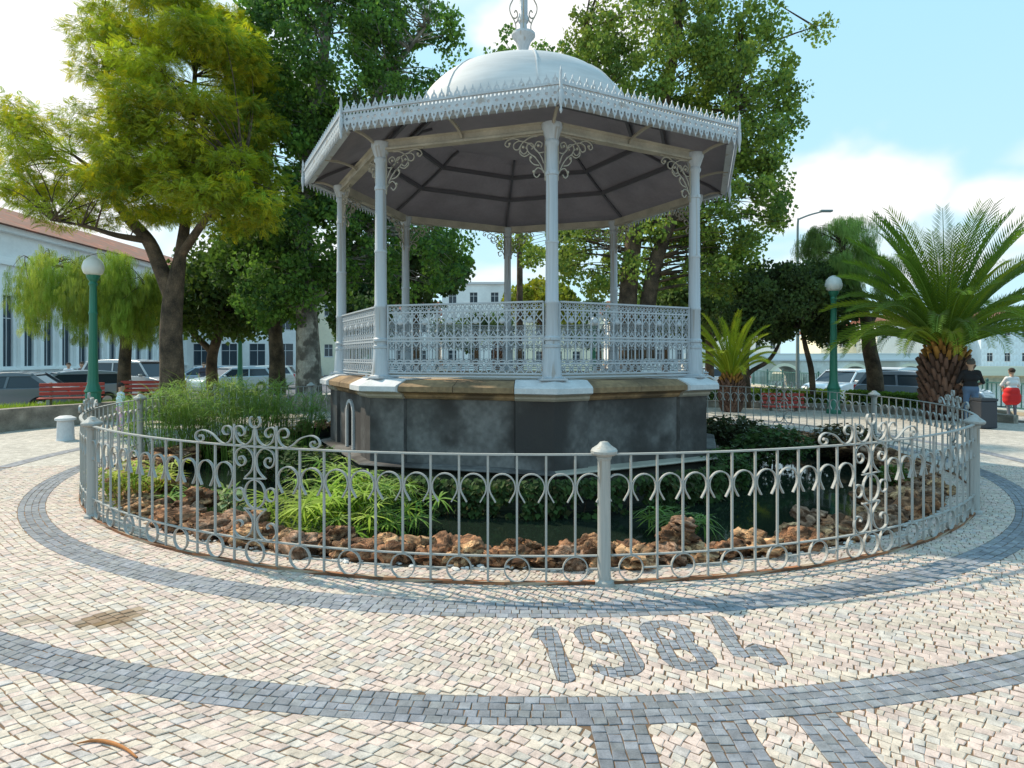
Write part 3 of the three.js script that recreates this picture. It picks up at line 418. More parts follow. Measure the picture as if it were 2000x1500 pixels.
// ---------------------------------------------------------------- the pond: basin, rocks, plants
const leafMat = (o = {}) => new THREE.MeshPhysicalMaterial({ color: 0xffffff, roughness: 0.9, specularIntensity: 0.35, transmission: 0.5, thickness: 0, side: THREE.DoubleSide, ...o });
const LEAF = leafMat(), BARK = std({ map: stoneTex([0.30, 0.25, 0.20], 0.7, 111), bumpMap: grain, bumpScale: 0.03, roughness: 1 }), PALEBARK = std({ map: stoneTex([0.56, 0.54, 0.50], 0.45, 115, [0.36, 0.34, 0.31]), bumpMap: grain, bumpScale: 0.03, roughness: 1 });
const basin = creased(lathe([[6.02, 0.0], [6.02, -0.5], [5.8, -0.7], [3.0, -0.75]], 96), 0.4).translate(KC.x, 0, KC.z);
structure('pond_basin', basin, M.moss);
structure('pond_water', new THREE.RingGeometry(3.0, 6.01, 96, 1).rotateX(-Math.PI / 2).translate(KC.x, -0.22, KC.z), M.water);
{ // kerb of pale cobbles just inside the fence, then tumbled rocks
  const R = rng(31), border = thing('rock_border', 'ring of rough brown porous rocks piled round the pond inside the fence', 'rocks', KC);
  const cob = []; for (let i = 0; i < 500; i++) { const a = R() * 2 * Math.PI, r = 6.0 + R() * 0.1, q = 0.012 + 0.014 * R(), g = new THREE.IcosahedronGeometry(q, 0); g.scale(1 + R() * 0.5, 0.6, 1 + R() * 0.5).rotateY(R() * 6).translate(Math.sin(a) * r, 0.012, Math.cos(a) * r); const k = 0.55 + 0.2 * R(); tint(g, k, k * 0.97, k * 0.92); cob.push(clean(g)); }
  const cb = mesh('cobbles', mergeGeometries(cob), std({ vertexColors: true, roughness: 0.85 }), border); cb.userData.kind = 'stuff';
  const rockMat = [[0.66, 0.50, 0.36], [0.60, 0.43, 0.31], [0.72, 0.57, 0.42], [0.55, 0.44, 0.36]].map((c, i) => std({ map: stoneTex(c, 0.7, 121 + i * 3, [0.36, 0.25, 0.17]), bumpMap: grain, bumpScale: 0.02, roughness: 1 }));
  const shapes = []; for (let s = 0; s < 9; s++) { let g = mergeVertices(new THREE.IcosahedronGeometry(1, 4).deleteAttribute('uv').deleteAttribute('normal')); const p = g.attributes.position, v = V3(0, 0, 0), uv = []; for (let i = 0; i < p.count; i++) { v.fromBufferAttribute(p, i); const big = fbm(v.x * 1.3 + s * 7, v.y * 1.3, v.z * 1.3, 2) - 0.5, pit = fbm(v.x * 4.5 + s, v.y * 4.5, v.z * 4.5 + 3, 3); const k = 1 + big * 0.9 - 0.55 * sstep(0.45, 0.7, pit) + 0.12 * (fbm(v.x * 11, v.y * 11, v.z * 11 + s, 2) - 0.5); v.multiplyScalar(k); p.setXYZ(i, v.x, v.y * 0.85, v.z); uv.push(v.x * 0.7 + v.z * 0.4, v.y * 0.7 + v.z * 0.3); } g.setAttribute('uv', new THREE.Float32BufferAttribute(uv, 2)); g.computeVertexNormals(); shapes.push(g); }
  const rock = (a, r, y, q) => { const m = mesh('rock', shapes[Math.floor(R() * 9)], rockMat[Math.floor(R() * 4)], border); m.position.set(Math.sin(a) * r, y, Math.cos(a) * r); m.scale.set(q * (0.9 + 0.5 * R()), q * (0.7 + 0.3 * R()), q * (0.9 + 0.4 * R())); m.rotation.set((R() - 0.5) * 0.6, R() * 6.28, (R() - 0.5) * 0.6); };
  for (let a = -Math.PI; a < Math.PI;) { const front = Math.abs(a) < 1.9, q = 0.095 + 0.08 * R(); rock(a, 5.94 + (R() - 0.5) * 0.08, 0.04 + 0.02 * R(), q); if (R() < (front ? 0.85 : 0.4)) rock(a + 0.01, 5.72 + (R() - 0.5) * 0.12, -0.05 + 0.1 * R(), q * (0.9 + 0.5 * R())); a += q * 1.75 / 5.9 * (front ? 1 : 1.7); }
  rock(0.20, 5.86, 0.16, 0.14); rock(0.205, 5.86, 0.27, 0.09); rock(-0.30, 5.78, 0.12, 0.13); rock(0.08, 5.78, 0.12, 0.12); rock(-0.9, 5.5, 0.1, 0.2); rock(-0.7, 5.5, 0.12, 0.18); rock(0.5, 5.55, 0.1, 0.15); rock(0.75, 5.5, 0.1, 0.17);
}
const MX = new THREE.Matrix4(), QQ = new THREE.Quaternion(), EU = new THREE.Euler(), CC = new THREE.Color();
function instances(name, geo, mat, list, parent) { const m = new THREE.InstancedMesh(geo, mat, list.length); m.name = name; m.castShadow = m.receiveShadow = true; list.forEach((t, i) => { QQ.setFromEuler(EU.set(t.r[0], t.r[1], t.r[2], 'YXZ')); MX.compose(V3(...t.p), QQ, V3(t.s, t.s * (t.sy || 1), t.s)); m.setMatrixAt(i, MX); m.setColorAt(i, CC.setRGB(...t.c)); }); m.userData.kind = 'stuff'; parent.add(m); return m; }
function blade(L, w, droop, n = 3) { const pos = [], idx = []; for (let i = 0; i <= n; i++) { const t = i / n, ww = w * (0.55 + 0.9 * t) * (1 - t * t * t) * 0.5 + 0.0003, y = -droop * L * t * t, z = L * t; pos.push(-ww, y, z, ww, y, z); if (i) { const a = (i - 1) * 2; idx.push(a, a + 1, a + 2, a + 1, a + 3, a + 2); } } const g = new THREE.BufferGeometry(); g.setAttribute('position', new THREE.Float32BufferAttribute(pos, 3)); g.setIndex(idx); g.computeVertexNormals(); g.setAttribute('uv', new THREE.Float32BufferAttribute(new Float32Array(pos.length / 3 * 2), 2)); return g; }
const umbel = merge(Array.from({ length: 15 }, (_, i) => blade(0.18 + 0.05 * ((i * 7) % 5) / 5, 0.021, 0.45 + 0.35 * ((i * 3) % 4) / 4).rotateX(-0.5 + 0.12 * (i % 3)).rotateY(i / 15 * 6.283 + 0.13 * (i % 2))));
const fine = merge(Array.from({ length: 16 }, (_, i) => blade(0.15 + 0.07 * ((i * 7) % 5) / 5, 0.006, 0.5 + 0.5 * ((i * 3) % 4) / 4, 2).rotateX(-0.9 + 0.3 * (i % 3)).rotateY(i / 16 * 6.283)));
const leafGeo = (() => { const g = new THREE.BufferGeometry(); g.setAttribute('position', new THREE.Float32BufferAttribute([0, 0, 0, -0.5, 0.12, 0.45, 0, 0, 0.5, 0.5, 0.12, 0.45, 0, -0.05, 1.05], 3)); g.setAttribute('uv', new THREE.Float32BufferAttribute(new Float32Array(10), 2)); g.setIndex([0, 2, 1, 0, 3, 2, 1, 2, 4, 2, 3, 4]); g.computeVertexNormals(); return g; })();
const polar = (a, r) => [KC.x + Math.sin(a) * r, KC.z + Math.cos(a) * r];
// umbrella sedge: stalks, each under a parasol of blades
function sedge(label, x, z, y0, rad0, n, h0, h1, c, seed, geo = umbel, scl = 1) {
  const R = rng(seed), t = thing('sedge_plant', label, 'plant', [x, y0, z]), st = [], um = [];
  for (let i = 0; i < n; i++) { const a = R() * 6.28, q = rad0 * Math.sqrt(R()), h = mixf(h0, h1, R()), lx = q * Math.cos(a), lz = q * Math.sin(a), tx = lx * 1.35 + (R() - 0.5) * 0.1, tz = lz * 1.35 + (R() - 0.5) * 0.1; st.push(limb([[lx, 0, lz], [(lx + tx) / 2, h * 0.55, (lz + tz) / 2], [tx, h, tz]], [0.006, 0.004], 3, 2)); const v = 0.7 + 0.6 * R(); um.push({ p: [tx, h, tz], r: [(R() - 0.5) * 0.7, R() * 6.28, (R() - 0.5) * 0.7], s: (0.75 + 0.6 * R()) * scl, c: [c[0] * v * (0.85 + 0.3 * R()), c[1] * v, c[2] * v] }); }
  mesh('stalks', merge(st), std({ color: lin(c[0] * 0.8, c[1] * 0.8, c[2] * 0.8), roughness: 0.8 }), t).userData.kind = 'stuff'; instances('leaves', geo, LEAF, um, t); return t;
}
function leafy(label, x, z, y0, rx, ry, rz, n, size, c, seed, name = 'leafy_plant') {
  const R = rng(seed), t = thing(name, label, 'plant', [x, y0, z]), l = [];
  for (let i = 0; i < n; i++) { let q; do q = [R() * 2 - 1, R() * 2 - 1, R() * 2 - 1]; while (Math.hypot(...q) > 1); const k = 0.8 + 0.2 * fbm(q[0] * 3, q[1] * 3, q[2] * 3 + seed), v = 0.6 + 0.7 * R(); l.push({ p: [q[0] * rx * k, ry * (1 + q[1] * k), q[2] * rz * k], r: [0.3 + (R() - 0.5) * 1.8, R() * 6.28, (R() - 0.5)], s: size * (0.6 + 0.8 * R()), c: [c[0] * v * (0.8 + 0.4 * R()), c[1] * v, c[2] * v] }); }
  const st = []; for (let i = 0; i < 7; i++) { const a = i * 0.9; st.push(limb([[0.04 * Math.cos(a), -0.05, 0.04 * Math.sin(a)], [rx * 0.3 * Math.cos(a), ry * 0.7, rz * 0.3 * Math.sin(a)], [rx * 0.6 * Math.cos(a), ry * 1.4, rz * 0.6 * Math.sin(a)]], [0.012, 0.004], 4, 2)); }
  mesh('stems', merge(st), BARK, t).userData.kind = 'stuff'; instances('leaves', leafGeo, LEAF, l, t); return t;
}
{
  const bright = [0.33, 0.47, 0.035], midg = [0.16, 0.28, 0.04], deep = [0.07, 0.13, 0.03];
  const at = (px, d) => [PX(px, d), -d];
  let [x, z] = at(600, 6.1); sedge('bright sunlit umbrella sedge behind the fence, left of the front post', x, z, -0.22, 0.36, 30, 0.16, 0.5, bright, 201);
  [x, z] = at(705, 6.3); sedge('bright umbrella sedge right beside the sunniest clump in the pond', x, z, -0.22, 0.38, 28, 0.16, 0.54, bright, 202);
  [x, z] = at(650, 6.9); sedge('taller umbrella sedge behind the sunny clumps, near the dark plinth', x, z, -0.22, 0.42, 26, 0.3, 0.66, [0.27, 0.42, 0.05], 203);
  [x, z] = at(790, 6.5); sedge('sparse umbrella sedge at the shaded edge of the sunny clumps', x, z, -0.22, 0.3, 20, 0.2, 0.55, [0.2, 0.34, 0.05], 204);
  [x, z] = at(455, 6.2); leafy('small pale variegated plant left of the fence scrollwork', x, z, -0.05, 0.14, 0.22, 0.14, 120, 0.07, [0.35, 0.42, 0.2], 205);
  [x, z] = at(270, 7.2); sedge('low yellow-green sedge near the left fence post', x, z, -0.22, 0.35, 34, 0.25, 0.6, [0.36, 0.42, 0.03], 206);
  [x, z] = at(390, 7.0); sedge('small grassy sedge by the rocks at left', x, z, -0.22, 0.25, 20, 0.15, 0.35, midg, 207);
  // feathery papyrus thicket at the back left
  [x, z] = at(345, 11.0); sedge('feathery papyrus thicket at the back left of the pond', x, z, -0.22, 0.7, 150, 0.5, 1.25, [0.22, 0.37, 0.05], 208, fine, 1.5);
  [x, z] = at(450, 11.3); sedge('tall feathery papyrus in the middle of the back left thicket', x, z, -0.22, 0.75, 170, 0.6, 1.4, [0.23, 0.36, 0.05], 209, fine, 1.5);
  [x, z] = at(560, 12.0); sedge('feathery papyrus beside the niche side of the plinth', x, z, -0.22, 0.6, 120, 0.5, 1.15, [0.2, 0.36, 0.05], 210, fine, 1.5);
  [x, z] = at(610, 9.0); leafy('dark shrub growing at the foot of the niche', x, z, -0.2, 0.55, 0.3, 0.45, 900, 0.07, deep, 211);
  [x, z] = at(520, 9.4); leafy('dark broad shrub in the shade left of the plinth', x, z, -0.2, 0.6, 0.36, 0.5, 1000, 0.075, deep, 212);
  // ferns and creepers hung on the footing of the plinth
  const hang = [[-0.42, 213, 'creeper on the plinth footing left of centre'], [-0.17, 214, 'creeper on the plinth footing just left of the front corner'], [0.12, 215, 'creeper below the front corner of the plinth'], [0.36, 216, 'creeper on the plinth footing right of the front post'], [0.60, 217, 'creeper on the plinth footing near its right corner'], [0.85, 218, 'creeper on the right side of the plinth footing'], [-0.68, 219, 'creeper on the footing under the niche']];
  for (const [a, sd, lb] of hang) {
    const R = rng(sd), t = thing('creeper_plant', lb, 'plant', [KC.x + Math.sin(a) * 3.5, -0.25, KC.z + Math.cos(a) * 3.5], a), l = [];
    for (let i = 0; i < 1100; i++) { const u = (R() - 0.5) * 1.05, v = R(), w = 0.05 + 0.22 * R() * (0.5 + 0.8 * fbm(u * 4, v * 3, sd)), c = R() < 0.15 ? [0.10, 0.10, 0.03] : deep, k = 0.5 + 0.8 * R(); if (fbm(u * 3.5 + sd, v * 2.5, 1) < 0.40) continue; l.push({ p: [u, v * 0.50 - 0.02, w], r: [0.9 + (R() - 0.5) * 1.3, (R() - 0.5) * 2.2, (R() - 0.5)], s: 0.04 + 0.05 * R(), c: c.map(q => q * k) }); }
    instances('leaves', leafGeo, LEAF, l, t); mesh('stems', merge([-0.4, -0.1, 0.2, 0.45].map(u => limb([[u, -0.05, 0.02], [u + 0.06, 0.2, 0.07], [u - 0.03, 0.45, 0.05]], [0.008, 0.004], 4, 2))), BARK, t).userData.kind = 'stuff';
  }
  // right hand side
  [x, z] = at(1420, 8.6); leafy('mid green fern clump right of the plinth', x, z, -0.2, 0.45, 0.32, 0.4, 800, 0.06, [0.07, 0.15, 0.03], 220);
  [x, z] = at(1510, 10.5); leafy('dark shrub in the back right of the pond', x, z, -0.2, 0.8, 0.36, 0.5, 1200, 0.08, deep, 221);
  [x, z] = at(1650, 11.2); leafy('reddish dark shrub by the far right rocks', x, z, -0.2, 0.7, 0.33, 0.5, 1000, 0.08, [0.10, 0.09, 0.03], 222);
  [x, z] = at(1430, 12.4); leafy('low dark planting behind the plinth at right', x, z, -0.2, 0.8, 0.36, 0.4, 1000, 0.09, [0.07, 0.09, 0.03], 223);
  [x, z] = at(1330, 6.4); sedge('small dark sedge at the water right of the front post', x, z, -0.22, 0.2, 14, 0.12, 0.3, midg, 224);
  [x, z] = at(1745, 7.9); leafy('bright low plant by the right fence', x, z, -0.1, 0.25, 0.2, 0.25, 260, 0.07, [0.12, 0.2, 0.03], 225);
}

// ---------------------------------------------------------------- trees
// pinnate leaf: leaflets in pairs along a drooping stalk (length 1)
const pinnate = (pairs, w, droop) => { const pos = [], idx = []; for (let i = 0; i < pairs; i++) { const t = (i + 0.8) / pairs, L = 0.24 * Math.sin(Math.PI * (0.15 + 0.8 * t)) + 0.05, y = -droop * t * t; for (const s of [-1, 1]) { const b = pos.length / 3; pos.push(0, y, t, s * L * 0.5, y - 0.02, t + w * 0.2 - w, s * L, y - 0.05, t + 0.06, s * L * 0.5, y - 0.02, t + w); idx.push(b, b + 1, b + 2, b, b + 2, b + 3); } } const g = new THREE.BufferGeometry(); g.setAttribute('position', new THREE.Float32BufferAttribute(pos, 3)); g.setAttribute('uv', new THREE.Float32BufferAttribute(new Float32Array(pos.length / 3 * 2), 2)); g.setIndex(idx); g.computeVertexNormals(); return g; };
const pinnA = pinnate(8, 0.055, 0.22), pinnB = pinnate(9, 0.035, 0.1);
// crown envelopes are given as [px, py, rx px, ry px, depth, depth radius m, share]
function tree(o) {
  const R = rng(o.seed), d = o.depth, base = V3(PX(o.px, d), groundY(PX(o.px, d), -d) + (o.lift || 0), -d), t = thing(o.name, o.label, 'tree', base, 0, o.group);
  const L = p => p.clone().sub(base), trunkPts = [V3(0, -0.15, 0), ...o.trunk.map(([px, py, dd = 0]) => L(P(px, py, d + dd)))];
  mesh('trunk', limb(trunkPts, o.radii, 10, 5), o.bark || BARK, t);
  const limbs = [], tips = [];
  for (const lb of o.limbs || []) { limbs.push(limb(lb.pts.map(([px, py, dd = 0]) => L(P(px, py, d + dd))), lb.radii, 7, 4)); }
  const nodes = [...new THREE.CatmullRomCurve3(trunkPts).getPoints(trunkPts.length * 6).slice(o.trunk.length > 3 ? 14 : 5), ...(o.limbs || []).flatMap(l => new THREE.CatmullRomCurve3(l.pts.map(([px, py, dd = 0]) => L(P(px, py, d + dd)))).getPoints(l.pts.length * 6).slice(5))];
  const list = [];
  for (const [px, py, rx, ry, dd, rz, n, cl] of o.crown) {
    const c = L(P(px, py, d + dd)), sx = rx / F * (d + dd), sy = ry / F * (d + dd);
    for (let k = 0; k < cl; k++) {
      let q; do q = V3(R() * 2 - 1, R() * 2 - 1, R() * 2 - 1); while (q.length() > 1 || q.length() < 0.25);
      q.setLength(Math.pow(q.length(), 0.6));
      const cc = V3(c.x + q.x * sx, c.y + q.y * sy, c.z + q.z * rz), cr = o.clump * (0.55 + 0.8 * R());
      let best = nodes[0], bd = 1e9; for (const nd of nodes) { const e = nd.distanceTo(cc) + Math.max(0, nd.y - cc.y) * 1.5; if (e * (0.8 + 0.4 * hash3(k, Math.round(nd.y * 50), 7)) < bd) { bd = e; best = nd; } }
      const mid = best.clone().lerp(cc, 0.55).add(V3((R() - 0.5) * 0.3, 0.12 * bd * (o.weep ? 2 : 0.6), (R() - 0.5) * 0.3));
      limbs.push(limb([best, mid, cc], [clamp(0.009 * bd + 0.012, 0.015, 0.06), 0.012, 0.006], 4, 3));
      const m = Math.round(n / cl * (0.6 + 0.8 * R())), tone = 0.72 + 0.56 * R();
      const hue = R();
      for (let i = 0; i < m; i++) {
        let g; do g = V3(R() * 2 - 1, R() * 2 - 1, R() * 2 - 1); while (g.length() > 1);
        const p = o.weep ? V3(cc.x + g.x * cr * 0.9, cc.y + cr * 0.3 - Math.pow(R(), 1.0) * o.weep * (0.4 + 0.6 * hue) - Math.abs(g.x) * 0.2, cc.z + g.z * cr * 0.9) : V3(cc.x + g.x * cr, cc.y + g.y * cr * (o.flat || 0.8), cc.z + g.z * cr);
        const v = tone * (0.75 + 0.5 * R()), col = o.colors[Math.floor((hue * 0.6 + R() * 0.4) * o.colors.length)];
        const out = Math.atan2(g.x, g.z);
        list.push({ p: [p.x, p.y, p.z], r: o.weep ? [1.25 + (R() - 0.5) * 0.6, R() * 6.28, (R() - 0.5) * 0.5] : o.pinnate ? [0.2 + (R() - 0.5) * 1.7, out + (R() - 0.5) * 2.4, (R() - 0.5) * 1.4] : [R() * 6.28, R() * 6.28, R() * 6.28], s: o.leaf * (0.65 + 0.7 * R()), c: [col[0] * v, col[1] * v, col[2] * v] });
      }
    }
  }
  if (limbs.length) mesh('limbs', merge(limbs), o.bark || BARK, t);
  instances('crown', o.geo || leafGeo, LEAF, list, t);
  return t;
}
const G1 = [[0.10, 0.22, 0.035], [0.15, 0.28, 0.04], [0.07, 0.16, 0.04]], G2 = [[0.45, 0.50, 0.02], [0.34, 0.43, 0.025], [0.55, 0.52, 0.02], [0.25, 0.38, 0.03]], G3 = [[0.19, 0.29, 0.06], [0.15, 0.25, 0.06], [0.23, 0.32, 0.07]];
tree({ name: 'feathery_tree', label: 'large yellow-green feathery tree with a forked trunk beside the left lamp post', px: 337, depth: 16, lift: 0.2, seed: 301, trunk: [[336, 720], [334, 650], [338, 585], [352, 500], [366, 400, 0.3], [372, 280, 0.5], [380, 160, 0.6], [385, 60, 0.6]], radii: [0.33, 0.29, 0.27, 0.25, 0.15, 0.12, 0.09, 0.06, 0.03],
  limbs: [{ pts: [[338, 585], [312, 520], [290, 470], [255, 430], [228, 395], [190, 340], [140, 300]], radii: [0.22, 0.19, 0.17, 0.15, 0.12, 0.07, 0.03] }, { pts: [[352, 500], [400, 430, -0.6], [440, 380, -1], [480, 330, -1.2]], radii: [0.12, 0.09, 0.06, 0.03] }, { pts: [[290, 470], [230, 460, -0.5], [160, 440, -0.8], [100, 430, -1]], radii: [0.1, 0.07, 0.04, 0.02] }, { pts: [[228, 395], [220, 300, 0.4], [212, 180, 0.6], [206, 70, 0.8]], radii: [0.09, 0.06, 0.04, 0.015] }, { pts: [[190, 340], [120, 310, 0.6], [60, 240, 0.8], [10, 190, 1]], radii: [0.05, 0.03, 0.02, 0.01] }],
  crown: [[395, 190, 130, 190, 0, 2.2, 21000, 110], [320, 330, 130, 95, -0.3, 2.0, 11000, 60], [330, 40, 120, 70, 0.3, 1.8, 5000, 34], [140, 310, 120, 90, 0, 1.6, 5200, 44], [60, 370, 50, 40, 0.3, 1.0, 900, 10], [210, 90, 60, 70, 0.6, 1.2, 1300, 14], [450, 380, 95, 80, -0.5, 1.6, 5200, 32], [260, 150, 95, 105, 0.4, 1.6, 3200, 28], [50, 250, 50, 60, 0.6, 1.0, 500, 8], [130, 420, 80, 30, -0.5, 1.0, 900, 10]], clump: 0.46, flat: 0.6, leaf: 0.20, geo: pinnA, pinnate: true, colors: G2 });
tree({ name: 'poplar_tree', label: 'tall dark green poplar with a pale trunk behind the bandstand at left', px: 604, depth: 19, seed: 302, trunk: [[602, 690], [598, 600], [592, 480], [600, 350], [620, 200], [640, 40], [660, -140]], radii: [0.42, 0.36, 0.31, 0.28, 0.24, 0.2, 0.14, 0.08], bark: PALEBARK,
  limbs: [{ pts: [[598, 600], [640, 560], [680, 500], [730, 440]], radii: [0.14, 0.1, 0.08, 0.04] }, { pts: [[592, 480], [540, 400], [510, 300], [500, 150]], radii: [0.16, 0.13, 0.1, 0.05] }, { pts: [[600, 350], [690, 260], [760, 150], [840, 40]], radii: [0.16, 0.12, 0.09, 0.04] }],
  crown: [[640, 120, 155, 175, 0, 3, 23000, 190], [540, 300, 115, 170, 0, 2.6, 19000, 150], [690, 330, 120, 130, 0.5, 2.4, 14000, 95], [630, 480, 90, 90, 0, 2.2, 8000, 56], [790, 500, 130, 75, 1, 2.2, 7500, 60], [820, 60, 75, 90, 0, 1.6, 2600, 34], [560, 560, 80, 80, 0, 2.0, 7000, 46], [640, -110, 190, 110, 0, 2.6, 6000, 50], [860, 180, 50, 60, 0.5, 1, 900, 14], [760, 200, 70, 80, 0, 1.6, 2600, 28]], clump: 0.44, leaf: 0.11, colors: G1 });
tree({ name: 'poplar_tree', label: 'tall poplar with a twin trunk behind the bandstand at right', px: 1232, depth: 20.5, seed: 303, trunk: [[1230, 690], [1226, 600], [1236, 480], [1262, 330], [1300, 180], [1330, 20], [1345, -140]], radii: [0.42, 0.36, 0.31, 0.28, 0.24, 0.2, 0.14, 0.08],
  limbs: [{ pts: [[1262, 700], [1264, 600], [1290, 480], [1350, 360], [1420, 220], [1450, 60]], radii: [0.3, 0.28, 0.24, 0.18, 0.12, 0.05] }, { pts: [[1420, 220], [1480, 100], [1540, 70], [1600, 50]], radii: [0.09, 0.05, 0.03, 0.012] }, { pts: [[1262, 330], [1200, 220], [1160, 120], [1140, 60]], radii: [0.12, 0.09, 0.05, 0.02] }],
  crown: [[1280, 110, 150, 150, 0, 2.6, 15500, 130], [1440, 190, 110, 170, 0, 2.4, 12500, 120], [1430, 400, 105, 120, 0, 2.4, 10500, 95], [1230, 500, 170, 80, 1, 2.4, 9500, 66], [1150, 110, 60, 80, 0, 1.4, 1700, 24], [1340, -110, 190, 110, 0, 2.2, 5000, 46], [1600, 48, 28, 22, 0, 0.4, 240, 5], [1500, 250, 45, 90, 0, 1.4, 1500, 22], [1400, 520, 80, 50, 0, 1.6, 2600, 22], [1060, 470, 70, 60, 2.5, 1.6, 2600, 22]], clump: 0.46, leaf: 0.11, colors: [[0.20, 0.30, 0.05], [0.26, 0.34, 0.05], [0.14, 0.24, 0.05]] });
tree({ name: 'broadleaf_tree', label: 'leaning dark-trunked tree between the lamp post and the pale poplar trunk', px: 418, depth: 24, seed: 304, trunk: [[414, 700], [424, 660], [432, 620], [430, 560], [420, 500]], radii: [0.24, 0.2, 0.18, 0.15, 0.1, 0.05], limbs: [{ pts: [[416, 690], [395, 668], [372, 645], [358, 620]], radii: [0.14, 0.12, 0.1, 0.05] }],
  crown: [[440, 570, 110, 80, 0, 2.4, 11000, 46], [520, 560, 60, 80, 1, 2, 5000, 24], [380, 600, 60, 50, 0, 1.8, 3000, 16]], clump: 0.8, leaf: 0.17, colors: [[0.09, 0.16, 0.025], [0.12, 0.19, 0.03], [0.06, 0.12, 0.03]] });
tree({ name: 'broadleaf_tree', label: 'dark tree whose brown trunk stands just left of the pale poplar trunk', px: 541, depth: 21, seed: 305, trunk: [[541, 700], [538, 650], [545, 590], [555, 520]], radii: [0.3, 0.25, 0.22, 0.18, 0.08], crown: [[540, 520, 90, 90, 0.5, 2.2, 9000, 60], [480, 480, 60, 90, 1, 2, 5000, 36]], clump: 0.55, leaf: 0.13, colors: [[0.08, 0.16, 0.03], [0.11, 0.2, 0.03], [0.06, 0.12, 0.03]] });
tree({ name: 'weeping_tree', label: 'light green weeping tree in front of the pale building at left', px: 242, depth: 21, lift: 0.2, seed: 306, trunk: [[243, 720], [246, 660], [240, 610], [232, 560], [225, 520]], radii: [0.25, 0.2, 0.18, 0.14, 0.1, 0.05], limbs: [{ pts: [[246, 655], [275, 610], [290, 560]], radii: [0.12, 0.08, 0.04] }, { pts: [[240, 610], [180, 545], [120, 520], [70, 520]], radii: [0.1, 0.07, 0.05, 0.02] }],
  crown: [[230, 545, 75, 55, 0, 1.8, 4600, 26], [110, 530, 85, 45, 0, 1.6, 4200, 26], [280, 590, 45, 50, 0, 1.4, 2200, 14]], clump: 0.55, weep: 1.9, leaf: 0.26, geo: pinnB, pinnate: true, colors: [[0.30, 0.40, 0.06], [0.25, 0.37, 0.05], [0.36, 0.42, 0.06]] });
tree({ name: 'weeping_tree', label: 'weeping tree with a leaning dark trunk left of the big palm', px: 1712, depth: 20, seed: 307, trunk: [[1708, 730], [1698, 680], [1694, 640], [1680, 580], [1660, 520], [1640, 470]], radii: [0.28, 0.24, 0.22, 0.19, 0.13, 0.08, 0.04], limbs: [{ pts: [[1694, 640], [1720, 590], [1735, 540]], radii: [0.12, 0.08, 0.03] }],
  crown: [[1635, 470, 65, 45, 0, 1.5, 3400, 22], [1690, 510, 50, 60, 0, 1.5, 2600, 16], [1610, 540, 40, 50, 0, 1.2, 1200, 12]], clump: 0.42, weep: 1.0, leaf: 0.22, geo: pinnB, pinnate: true, colors: [[0.28, 0.40, 0.10], [0.24, 0.36, 0.09], [0.33, 0.44, 0.10]] });
tree({ name: 'clipped_tree', label: 'dark dense round-headed tree on several thin stems right of the bandstand', px: 1462, depth: 20, seed: 308, trunk: [[1458, 730], [1458, 690], [1470, 650], [1490, 600]], radii: [0.12, 0.1, 0.09, 0.07, 0.04], limbs: [{ pts: [[1452, 770], [1462, 730], [1500, 705], [1522, 670], [1530, 620]], radii: [0.09, 0.08, 0.07, 0.05, 0.03] }, { pts: [[1456, 760], [1450, 700], [1430, 665], [1440, 620]], radii: [0.08, 0.07, 0.05, 0.03] }, { pts: [[1588, 770], [1584, 720], [1574, 680], [1565, 640]], radii: [0.1, 0.09, 0.08, 0.05] }],
  crown: [[1540, 590, 100, 72, 0, 1.7, 26000, 90], [1460, 625, 45, 45, 0, 1.1, 5000, 22], [1620, 620, 45, 50, 0, 1.1, 5000, 22]], clump: 0.42, leaf: 0.10, colors: [[0.08, 0.13, 0.03], [0.10, 0.15, 0.035], [0.06, 0.10, 0.03]] });
